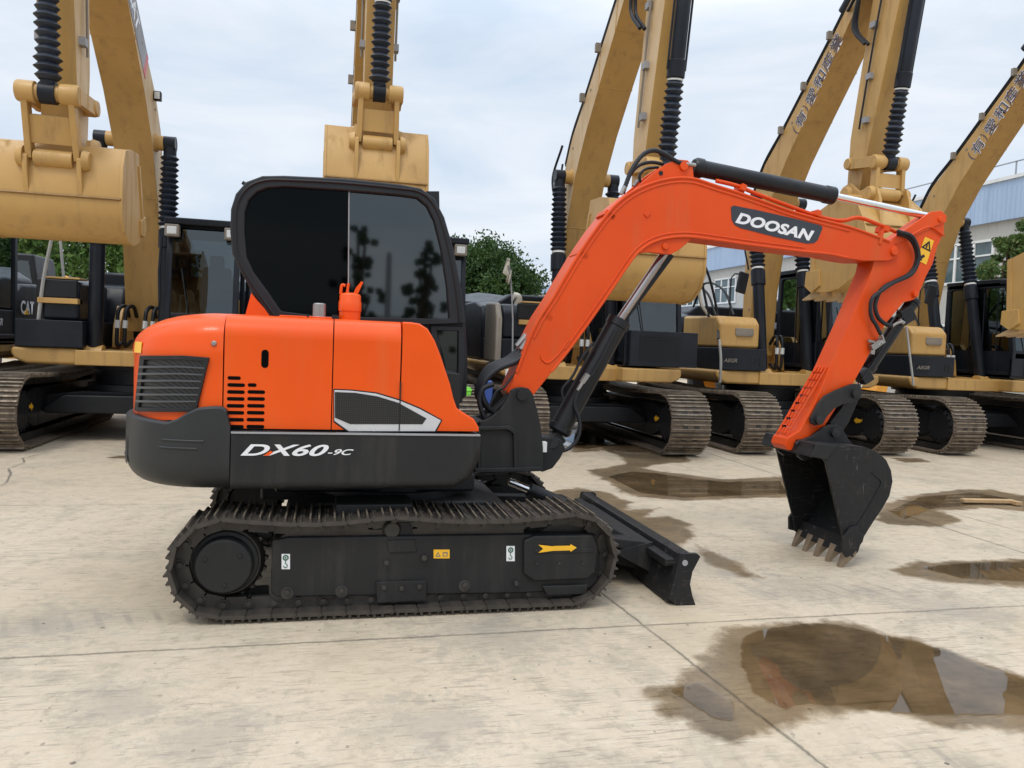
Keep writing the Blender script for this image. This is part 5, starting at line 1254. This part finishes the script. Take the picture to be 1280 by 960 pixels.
puddle('damp_patch', [(860, 675), (890, 690), (930, 705), (960, 725), (920, 722), (880, 705)], 'damp_film', .004, .06, .0)
# crack at the left
cr = MB(); pts = [aZ(x, y) for x, y in [(0, 608), (8, 603), (13, 592), (10, 586), (20, 583), (30, 578), (28, 573), (42, 570), (58, 566)]]
for a, b in zip(pts, pts[1:]):
    for k in range(4):
        p, q_ = a.lerp(b, k/4), a.lerp(b, (k+1)/4); w = random.uniform(.012, .03)
        cr.add([(p.x, p.y-w, .004), (q_.x, q_.y-w, .004), (q_.x+.01, q_.y+w, .004), (p.x, p.y+w, .004)], [(0, 1, 2, 3)])
struct(cr.build('crack', 'brown', recalc=False))

# ---- small loose things
p = aZ(1235, 630); wd_ = MB().obox((p.x, p.y, .035), (.30, -.04, 0), (.01, .04, 0), (0, 0, .018)).build('timber_plank', 'wood', org=(p.x, p.y, 0), bevel=.006)
wd_2 = MB().obox((p.x+.27, p.y-.06, .03), (.04, .0, 0), (.0, .08, 0), (0, 0, .02)).build('broken_end', 'wood', wd_, bevel=.005)
tag(wd_, 'short raw timber plank lying in the wet patch at right', 'plank')
def strap(px, X, Ytop, r, label_):
    o = MB().tube([aY(x, y, Y_) for (x, y), Y_ in zip(px, Ytop)], r, 6, 2)
    return o
def mkstrap(pts, r, label_, name='webbing_strap', mat='strap'):
    o = MB().tube(pts, r, 6, 2).build(name, mat, org=pts[-1]); tag(o, label_, 'strap', 'straps hanging from the yellow machines'); return o
mkstrap([aY(65, 296, 6.9), aY(55, 345, 7.0), aY(48, 400, 7.05), aY(45, 450, 7.1)], .024, 'long grey strap slanting down in front of the black engine door at far left')
mkstrap([aY(75, 296, 8.2), aY(78, 330, 8.2), aY(81, 360, 8.2)], .022, 'short grey strap hanging behind the wide left bucket')
mkstrap([aY(899, 424, 6.8), aY(901, 450, 6.8), aY(900, 478, 6.9)], .022, 'grey strap over the yellow side box with the slot handle')
mkstrap([aY(1133, 408, 7.0), aY(1138, 450, 7.0), aY(1142, 482, 7.0)], .02, 'thin grey strap right of the orange arm')
# white hooked antenna with wrapped film beside machine D
an = root('flag_pole', aY(640, 470, 6.6), 'thin pole with a small limp white flag standing left of the orange boom', 'flag')
MB().tube([aY(640, 478, 6.6), aY(641, 400, 6.6), aY(638, 345, 6.6), aY(635, 325, 6.6)], .012, 6, 1).build('pole', 'grey', an)
fl = MB(); F_ = [[(634, 322), (637, 323)], [(630, 335), (637, 330)], [(628, 341), (637, 336)], [(634, 345), (640, 338)], [(632, 352), (638, 346)], [(635, 356), (637, 354)]]
vs = []
for i, rw in enumerate(F_):
    for j in (0, .5, 1): q_ = Vector((vlerp(rw[0][0], rw[1][0], j), vlerp(rw[0][1], rw[1][1], j))); w3 = aY(q_.x, q_.y, 6.58+.05*sin(i*1.7+j*4)); vs.append(w3)
fl.add(vs, [(3*i+j, 3*i+j+1, 3*i+j+4, 3*i+j+3) for i in range(5) for j in range(2)])
fo = fl.build('flag', 'cloth', an); md = fo.modifiers.new('solid', 'SOLIDIFY'); md.thickness = .006
rp = MB().tube([aY(886, 395, 7.6), aY(879, 360, 7.6), aY(876, 338, 7.6), aY(880, 332, 7.6), aY(886, 345, 7.6), aY(893, 372, 7.6), aY(897, 398, 7.6), aY(898, 424, 7.0)], .022, 8, 3).build('wrapped_cable', 'rubber', org=aY(886, 395, 7.6))
tag(rp, 'tall loop of dark cable rising from the yellow tool box', 'cable')
sh_ = MB(); pts = [aY(x, y, 7.62) for x, y in [(875, 340), (874, 360), (876, 378), (881, 388), (888, 396), (898, 399)]]
sh_.tube(pts, .03, 8, 2); o = sh_.build('plastic_wrap', 'cloth', org=pts[-1]); tag(o, 'torn white plastic wrap hanging from the cable loop on the tool box', 'plastic wrap')
# clutter left of the swing bracket, beyond the machine
def crate(px, Y, w, d_, h_, mat, name, lab, cat):
    p = aY(px[0], px[1], Y); p = Vector((p.x, Y, max(0, p.z))); m = MB()
    m.box(p.x-w/2, p.x+w/2, Y-d_/2, Y+d_/2, p.z, p.z+h_)
    for z in (.25, .6): m.box(p.x-w/2-.008, p.x+w/2+.008, Y-d_/2-.008, Y+d_/2+.008, p.z+h_*z, p.z+h_*(z+.06))
    o = m.build(name, mat, org=p, bevel=.01); return tag(o, lab, cat)
tb_ = root('work_table', (2.02, 6.2, 0), 'low steel work table seen between the orange cab and the boom hoses', 'table')
MB().box(1.55, 2.45, 5.9, 6.5, .60, .64).build('table_top', 'grey', tb_, bevel=.004)
for x_ in (1.6, 2.4):
    for y_ in (5.95, 6.45): MB().box(x_-.02, x_+.02, y_-.02, y_+.02, 0, .60).build('leg', 'grey', tb_)
o = MB().box(1.72, 1.86, 6.0, 6.3, .64, .92).box(1.71, 1.87, 5.99, 6.31, .86, .90).build('plastic_canister', 'green', org=(1.79, 6.15, .64), bevel=.02); tag(o, 'lime green plastic canister on the work table', 'canister')
o = MB().box(1.98, 2.16, 6.0, 6.3, .64, 1.02).cyl((2.07, 6.15, 1.02), (2.07, 6.15, 1.08), .04).build('plastic_canister', 'blue', org=(2.07, 6.15, .64), bevel=.03); tag(o, 'blue plastic canister on the work table', 'canister')
q_ = aY(655, 478, 6.3)
o = MB().tube([(q_.x-.25, 6.3, q_.z+.18), (q_.x-.22, 6.3, q_.z+.0), (q_.x-.05, 6.3, q_.z-.03), (q_.x+.15, 6.3, q_.z-.03), (q_.x+.2, 6.3, q_.z+.08)], .03, 8, 3).build('white_bracket', 'white', org=(q_.x, 6.3, q_.z-.05)); tag(o, 'bent white plastic bracket behind the black boom hoses', 'bracket')
# pale bent exhaust pipe on machine C's box
q_ = aY(648, 376, 8.6)
o = MB().tube([(q_.x, 8.6, 2.1), (q_.x, 8.6, q_.z-.02), (q_.x-.02, 8.6, q_.z+.06), (q_.x-.09, 8.6, q_.z+.07)], .07, 12, 3).build('exhaust_pipe', 'cloth', org=(q_.x, 8.6, 2.1)); tag(o, 'pale bent exhaust pipe rising above the black box right of the flag', 'pipe')

# ---- loaders standing behind the row
def loader(cx, cy, lab, flip=1, dz=0., beacon=True):
    L_ = root('wheel_loader', (cx, cy, 0), lab, 'loader', 'orange-yellow loaders behind the row'); X = lambda x: cx+x*flip
    def pr(pts, a, b): return MB().prism([(X(x), z) for x, z in pts], cy+a, cy+b)
    h = pr([(-2.2, .9), (-2.2, 1.9), (-1.9, 2.1), (-.6, 2.25), (-.4, 1.0)], -.7, .7).build('engine_hood', 'brightyellow', L_, bevel=.06, seg=3)
    sl = MB()
    for k in range(7): sl.prism([(X(-1.9+k*.16), 1.5), (X(-1.82+k*.16), 1.5), (X(-1.92+k*.16), 1.85), (X(-2.0+k*.16), 1.85)], cy-.712, cy-.69)
    sl.build('hood_slats', 'black', h)
    pr([(-.4, .8), (-.4, 1.5), (.6, 1.5), (.6, .8)], -.6, .6).build('chassis', 'brightyellow', L_, bevel=.03)
    cbn = pr([(-.45, 1.5), (-.35, 3.0), (.45, 3.0), (.65, 1.5)], -.62, .62).build('cab', 'black', L_, bevel=.05)
    pr([(-.30, 1.75), (-.25, 2.85), (.36, 2.85), (.52, 1.75)], -.63, -.615).build('window', 'glass', cbn)
    if beacon: MB().lathe((X(-.1), cy, 3.0), (X(-.1), cy, 3.2), [(0, .09), (.6, .09), (1, .06)], 14).build('beacon', 'amber', cbn)
    for s in (-1, 1):
        pr([(.5, 1.2), (.5, 1.75), (1.0, 2.0+dz), (1.5, 1.75+dz), (2.8, .6), (2.8, .35), (1.4, 1.3+dz), (.9, 1.35+dz)], s*.45-.07, s*.45+.07).build('lift_arm', 'brightyellow', L_, bevel=.02)
        MB().lathe((X(1.0), cy+s*.45-.12, 1.72+dz), (X(1.0), cy+s*.45+.12, 1.72+dz), [(0, .16), (1, .16)], 18).build('arm_pin', 'brightyellow', L_, bevel=.01)
        for x in (-1.4, 1.2):
            w = MB().lathe((X(x), cy+s*.85-.22, .7), (X(x), cy+s*.85+.22, .7), [(0, .5), (.08, .66), (.3, .7), (.7, .7), (.92, .66), (1, .5)], 30).build('tyre', 'rubber', L_, smooth=40)
            MB().lathe((X(x), cy+s*.85-.225, .7), (X(x), cy+s*.85+.225, .7), [(0, .3), (.02, .36), (.98, .36), (1, .3)], 22).build('rim', 'brightyellow', w)
    pr([(2.7, .2), (3.5, .05), (3.45, .15), (3.0, .5), (3.1, 1.1), (2.9, 1.1), (2.65, .6)], -1.1, 1.1).build('loader_bucket', 'brightyellow', L_, bevel=.015)
    MB().tube([(X(-.5), cy-.66, 1.5), (X(-.6), cy-.68, 2.3), (X(-.4), cy-.68, 2.5)], .025, 8, 2).build('handrail', 'grey', L_)
    return L_
q_ = aY(90, 372, 14.5); loader(q_.x-1.0, 14.5, 'orange-yellow loader glimpsed behind the leftmost black tool box', 1, .6, False)
q_ = aY(912, 372, 15.5); loader(q_.x+1.4, 15.5, 'orange-yellow loader with sloping hood glimpsed left of the lettered boom', 1)

# ---- shade net shed behind
sd = root('shade_shed', (3.2, 15, 0), 'long low shed roofed with black shade net behind the machines', 'shed')
m = MB(); nx = 30; vs = []
for j, (yy, zz) in enumerate(((13.2, 2.0), (13.4, 2.5), (15.5, 2.8), (18, 2.6))):
    for i in range(nx+1):
        x = -3.2+8.6*i/nx; vs.append((x, yy+.05*sin(i*1.3+j), zz+.03*sin(i*.9+j*2)-.06*abs(sin(pi*i/6))))
m.add(vs, [(j*(nx+1)+i, j*(nx+1)+i+1, (j+1)*(nx+1)+i+1, (j+1)*(nx+1)+i) for j in range(3) for i in range(nx)])
m.build('net_roof', 'navy', sd, recalc=False).modifiers.new('s', 'SOLIDIFY').thickness = .03
MB().box(-3.2, 5.2, 17.6, 17.7, 0, 2.5).build('back_wall', 'black', sd)
for x in (-3.1, -.3, 2.4, 5.2):
    for y in (13.4, 17.8): MB().box(x-.04, x+.04, y-.04, y+.04, 0, 2.45).build('post', 'grey', sd)
MB().box(-2.5, 4.6, 14.5, 17.2, 0, 1.9).build('covered_stack', 'black', sd, bevel=.05)

# ---- factory building along the right, running away from the camera
def metal(name, c1, c2, sc, ax=1):
    t = NT(name); v = t.coords()
    w = t('ShaderNodeTexWave', {'Vector': v, 'Scale': sc, 'Distortion': 0.}, wave_type='BANDS', bands_direction='Y' if ax else 'X')
    st = t.noise(t.coords((.3, .3, .06)) , 6, 4, .6)
    st2 = t.noise(t.coords((1, 1.3, .08)), 1.8, 4, .6)
    col = t.mix(t.ramp(st2, .35, .7), c1, c2)
    col = t.mix(t.ramp(st, .55, .75, 0, .35), col, tuple(c*.55 for c in c1))
    M[name] = t.done(t.pbr(col, .55, 0, t.bump(w.outputs['Fac'], .6, .04)))
metal('blue_cladding', (.33, .44, .61), (.38, .49, .65), 1.6); metal('white_cladding', (.62, .61, .57), (.52, .51, .48), 1.6, 0)
M['render'] = paint('weathered_render', (.50, .48, .44), (.42, .41, .38), .8, 0, .6, (.22, .21, .19), .5)
FX = 23.5
fb = root('factory_building', (FX, 45, 0), 'long two storey factory with blue cladding along its top and pale walls, at right', 'building')
Y0_, Y1_ = 9., 84.
zt1, zt2 = aX(1280, 222, FX).z, aX(1280, 272, FX).z
MB().box(FX, FX+14, Y0_, Y1_, 0, zt2).build('wall', 'render', fb)
MB().box(FX-.18, FX+14.2, Y0_-.2, Y1_+.2, zt2, zt1).build('blue_band', 'blue_cladding', fb)
MB().box(FX-.25, FX+.1, Y0_-.3, Y1_+.3, zt1, zt1+.12).build('gutter', 'white', fb)
rl = MB(); 
for y in range(10, 84, 3): rl.box(FX+.3, FX+.34, y, y+.04, zt1+.1, zt1+.75)
rl.box(FX+.3, FX+.34, Y0_, Y1_, zt1+.72, zt1+.76); rl.build('roof_rail', 'grey', fb)
wz0, wz1 = 4.55, 6.0
for fl_ in range(2):
    z0 = (wz0, 1.3)[fl_]; z1 = (wz1, 2.9)[fl_]
    y = 10.2
    while y < 82:
        w = 2.6
        wn = MB().box(FX-.02, FX+.05, y, y+w, z0, z1).build('window', 'glasswall', fb) if 'glasswall' in M else None
        if wn is None:
            M['glasswall'] = paint('window_glass', (.10, .14, .15), (.06, .09, .10), .06, 0, .1); wn = MB().box(FX-.02, FX+.05, y, y+w, z0, z1).build('window', 'glasswall', fb)
        f = MB()
        for k in range(4): f.box(FX-.07, FX-.015, y+k*w/3-.05, y+k*w/3+.05, z0, z1)
        f.box(FX-.07, FX-.015, y-.05, y+w+.05, z1-.03, z1+.06); f.box(FX-.075, FX-.015, y-.08, y+w+.08, z0-.07, z0+.03); f.box(FX-.065, FX-.015, y, y+w, z1-.55, z1-.49)
        f.build('window_frame', 'white', wn); y += 4.6
MB().box(FX-2.2, FX-.01, 30, 80, 3.25, 3.35).build('awning', 'blue_cladding', fb)
# ---- white corrugated site fence and distant sheds
fe = MB(); x = -30
pts = []
while x < 30: pts += [(x, 33.), (x+.15, 33.), (x+.2, 33.05), (x+.35, 33.05)]; x += .4
fe.v = [Vector((p[0], p[1], z)) for p in pts for z in (.1, 2.0)]; fe.f = [(2*i, 2*i+2, 2*i+3, 2*i+1) for i in range(len(pts)-1)]; fe.mi = [0]*len(fe.f)
o = fe.build('site_fence', 'white', recalc=False, org=(0, 33, 0)); o.modifiers.new('s', 'SOLIDIFY').thickness = .02
tag(o, 'white corrugated site fence glimpsed under the yellow machines', 'fence')
for i, (px_, Y_, w, h_, lab) in enumerate(((672, 60, 5.5, 7.6, 'small distant white building with blue roof between tree and orange boom'), (700, 75, 12, 8.6, 'distant pale building with blue top behind the orange boom'))):
    c = aY(px_, 372, Y_); b_ = root('distant_building', (c.x, Y_, 0), lab, 'building')
    zt_ = aY(px_, 362, Y_).z
    MB().box(c.x-w/2, c.x+w/2, Y_-2, Y_+5, 0, zt_*.93).build('wall', 'render', b_)
    MB().prism([(c.x-w/2-.2, zt_*.93), (c.x+w/2+.2, zt_*.93), (c.x+w/2+.2, zt_*.97), (c.x, zt_*1.03), (c.x-w/2-.2, zt_*.97)], Y_-2.2, Y_+5.2).build('roof', 'blue_cladding', b_)

# ---- trees
def leafmat(name, c1, c2, c3):
    t = NT(name); v = t.coords()
    oi = t('ShaderNodeNewGeometry'); rnd = oi.outputs['Random Per Island']
    n = t.noise(v, .9, 4, .6)
    col = t.mix(t.ramp(n, .38, .62), c1, c2); col = t.mix(t.ramp(rnd, .5, 1., 0, .7), col, c3)
    b = t.pbr(col, .5, 0, None, spec=.3)
    tl = t('ShaderNodeBsdfTranslucent', {'Color': col})
    mx = t('ShaderNodeMixShader', {0: .3, 1: b.outputs[0], 2: tl.outputs[0]})
    t.l.new(mx.outputs[0], t.out.inputs['Surface']); M[name] = t.m
leafmat('leaf_dark', (.022, .055, .016), (.045, .095, .022), (.085, .14, .03))
leafmat('leaf_light', (.06, .12, .025), (.10, .18, .04), (.16, .24, .06))
leafmat('leaf_magnolia', (.05, .11, .03), (.09, .16, .04), (.22, .22, .07))
M['bark'] = paint('bark', (.10, .075, .05), (.06, .045, .03), .9, 0, .5, (.03, .025, .02), 4)
def tree(name, base, h, crown, nleaf, ls, mat, label_, seed=1, group=None):
    """crown: list of (dx,dy,z,rx,rz) blobs; leaves are small bent quads scattered in clumps through them"""
    rng = random.Random(seed); b = Vector(base)
    T_ = root(name, b, label_, 'tree', group)
    tr = MB(); tr.tube([b, b+Vector((.1, .05, h*.3)), b+Vector((-.05, .1, h*.62))], h*.028, 10, 2)
    cl_ = []
    for (dx, dy, z, rx, rz) in crown:
        c = b+Vector((dx, dy, z)); tr.tube([b+Vector((0, 0, h*.35)), b.lerp(c, .6)+Vector((0, 0, h*.12)), c], h*.010, 6, 2)
        n = max(6, int(14*rx*rz))
        for _ in range(n):
            while 1:
                d = Vector((rng.uniform(-1, 1), rng.uniform(-1, 1), rng.uniform(-1, 1)))
                if .35 < d.length < 1: break
            d = d.normalized()*(.55+.45*rng.random()**.5)
            cl_.append((c+Vector((d.x*rx, d.y*rx, d.z*rz)), rng.uniform(.22, .42)*min(rx, rz)))
    tr.build('trunk', 'bark', T_)
    m = MB(); vs = m.v; fs = m.f; per = max(4, nleaf//len(cl_))
    for c, r in cl_:
        for _ in range(per):
            d = Vector((max(-.9, min(.9, rng.gauss(0, .48))), max(-.9, min(.9, rng.gauss(0, .48))), max(-.8, min(.8, rng.gauss(0, .42)))))*r; p = c+d
            a = Vector((rng.uniform(-1, 1), rng.uniform(-1, 1), rng.uniform(-.4, .6))).normalized(); u_ = a.orthogonal().normalized()
            u_.rotate(Matrix.Rotation(rng.uniform(0, 6.28), 3, a)); w_ = a.cross(u_); s = ls*rng.uniform(.6, 1.3); o = len(vs)
            vs += [p-u_*s, p+w_*s*.45, p+u_*s, p-w_*s*.45]; fs.append((o, o+1, o+2, o+3))
    m.mi = [0]*len(fs); m.build('crown', mat, T_, recalc=False, smooth=180)
    return T_
q_ = aY(600, 380, 40)
tree('broadleaf_tree', (q_.x, 40, 0), 9, [(0, 0, 4.6, 3.0, 2.6), (-1.8, .5, 5.3, 2.4, 2.0), (2.0, 0, 3.9, 2.1, 2.0), (-3.6, 0, 4.9, 2.2, 2.3), (.2, -.8, 5.7, 1.6, 1.4), (1.2, -.5, 5.0, 1.6, 1.3), (-.8, 0, 2.6, 3.2, 1.6)], 70000, .115, 'leaf_dark', 'large round dark green tree behind the gap between orange cab and boom', 3)
q_ = aY(70, 320, 38); tree('broadleaf_tree', (q_.x, 38, 0), 9, [(0, 0, 5.6, 2.6, 2.2), (-2.5, 0, 5.6, 2.2, 2.0), (2.4, .4, 5.2, 2.0, 1.7), (4.5, .2, 4.8, 2.0, 1.8)], 16000, .17, 'leaf_light', 'light green tree glimpsed under the wide left bucket', 5)
q_ = aY(20, 320, 42); tree('broadleaf_tree', (q_.x-4, 42, 0), 9, [(0, 0, 5.6, 2.8, 2.4), (2.5, 0, 5.0, 2.2, 2.0)], 9000, .18, 'leaf_light', 'leafy tree beyond the black machine at far left', 6)
q_ = aY(1256, 318, 17)
tree('magnolia_tree', (q_.x, 17, 0), 5.2, [(0, 0, q_.z-.2, .8, .7), (.15, 0, q_.z+.55, .45, .5), (.9, .2, q_.z-.1, .9, .8), (-.25, 0, q_.z-.75, .6, .5), (.8, 0, q_.z+.5, .6, .5), (.6, 0, q_.z-1., 1.1, .6)], 9000, .085, 'leaf_magnolia', 'glossy leaved tree before the pale factory wall at right', 8)
# two trees and a lamp post on the far side of the yard behind the camera: seen only mirrored in the cab glass
def mirrored(px, py, dist):
    P = aY(px, py, CY0); d = ray(px, py).normalized(); return P+Vector((d.x, -d.y, d.z))*dist
for k, (px_, h_, sd_, lab) in enumerate(((447, 1., 11, 'feathery tree across the yard, mirrored left in the cab glass'), (530, .9, 12, 'second feathery tree across the yard, mirrored right in the cab glass'))):
    c = mirrored(px_, 400, 17); zt_ = mirrored(px_, 278 if k == 0 else 300, 17).z
    cr_ = []
    for j in range(13): f = j/12; cr_.append((vlerp(.55, .1, f)*sin(j*2.4), .3*cos(j*1.7), vlerp(1.0, zt_-.25, f), vlerp(.75, .25, f), vlerp(.30, .22, f)))
    tree('feathery_tree', (c.x, c.y, 0), zt_, cr_, 20000, .055, 'leaf_dark', lab, sd_, 'trees across the yard')
c = mirrored(484, 400, 15); zt_ = mirrored(484, 314, 15).z
o = MB().lathe((c.x, c.y, 0), (c.x, c.y, zt_), [(0, .10), (.97, .07), (1, .03)], 12).build('concrete_post', 'grey', org=(c.x, c.y, 0)); tag(o, 'plain grey post across the yard, mirrored in the cab glass', 'post')
wl_ = MB().box(-18, 22, -24.2, -24, 0, 2.4).build('yard_wall', 'render', org=(2, -24, 0)); tag(wl_, 'long grey boundary wall across the yard', 'wall')

# ================================================================ LIGHT
w = bpy.data.worlds.new('World'); scene.world = w; w.use_nodes = True
nt = w.node_tree; nt.nodes.clear(); N_ = nt.nodes.new; L_ = nt.links.new
SUN_EL, SUN_AZ = rad(58), rad(215)       # azimuth measured from +Y towards +X
sky = N_('ShaderNodeTexSky'); sky.sky_type = 'NISHITA'; sky.sun_disc = False; sky.sun_elevation = SUN_EL; sky.sun_rotation = SUN_AZ; sky.dust_density = 3
tc = N_('ShaderNodeTexCoord'); mp = N_('ShaderNodeMapping'); mp.inputs['Scale'].default_value = (1.2, 1.2, 4.5); mp.inputs['Rotation'].default_value = (.12, .05, .4)
L_(tc.outputs['Generated'], mp.inputs[0])
nz = N_('ShaderNodeTexNoise'); nz.inputs['Scale'].default_value = 2.1; nz.inputs['Detail'].default_value = 7; nz.inputs['Roughness'].default_value = .55; nz.inputs['Distortion'].default_value = .5
L_(mp.outputs[0], nz.inputs['Vector'])
rp_ = N_('ShaderNodeValToRGB'); rp_.color_ramp.elements[0].position = .36; rp_.color_ramp.elements[0].color = (5.3, 6.2, 7.35, 1); rp_.color_ramp.elements[1].position = .66; rp_.color_ramp.elements[1].color = (7.3, 7.65, 8.15, 1)
L_(nz.outputs[0], rp_.inputs[0])
mx = N_('ShaderNodeMix'); mx.data_type = 'RGBA'; mx.inputs[0].default_value = .93; L_(sky.outputs[0], mx.inputs[6]); L_(rp_.outputs[0], mx.inputs[7])
# an overcast sky is brighter overhead than at the horizon
sx = N_('ShaderNodeSeparateXYZ'); L_(tc.outputs['Generated'], sx.inputs[0])
zr = N_('ShaderNodeMapRange'); zr.inputs[1].default_value = .35; zr.inputs[2].default_value = 1.; zr.inputs[3].default_value = 1.; zr.inputs[4].default_value = 2.5; L_(sx.outputs[2], zr.inputs[0])
ml = N_('ShaderNodeMix'); ml.data_type = 'RGBA'; ml.blend_type = 'MULTIPLY'; ml.inputs[0].default_value = 1.; L_(mx.outputs[2], ml.inputs[6]); L_(zr.outputs[0], ml.inputs[7])
bg_ = N_('ShaderNodeBackground'); bg_.inputs['Strength'].default_value = .106; L_(ml.outputs[2], bg_.inputs[0])
wo = N_('ShaderNodeOutputWorld'); L_(bg_.outputs[0], wo.inputs[0])
sl = bpy.data.lights.new('sun', 'SUN'); sl.energy = .9; sl.angle = rad(14); sl.color = (1, .95, .87)
so_ = bpy.data.objects.new('sun', sl); COL.objects.link(so_)
sd3 = Vector((sin(SUN_AZ)*cos(SUN_EL), cos(SUN_AZ)*cos(SUN_EL), sin(SUN_EL)))
so_.rotation_euler = sd3.to_track_quat('Z', 'Y').to_euler(); so_.location = (0, 0, 20)
scene.view_settings.view_transform = 'Standard'; scene.view_settings.look = 'None'; scene.view_settings.gamma = 1; scene.view_settings.exposure = .26
scene.cycles.use_denoising = True; scene.cycles.max_bounces = 5; scene.cycles.diffuse_bounces = 3; scene.cycles.transparent_max_bounces = 10
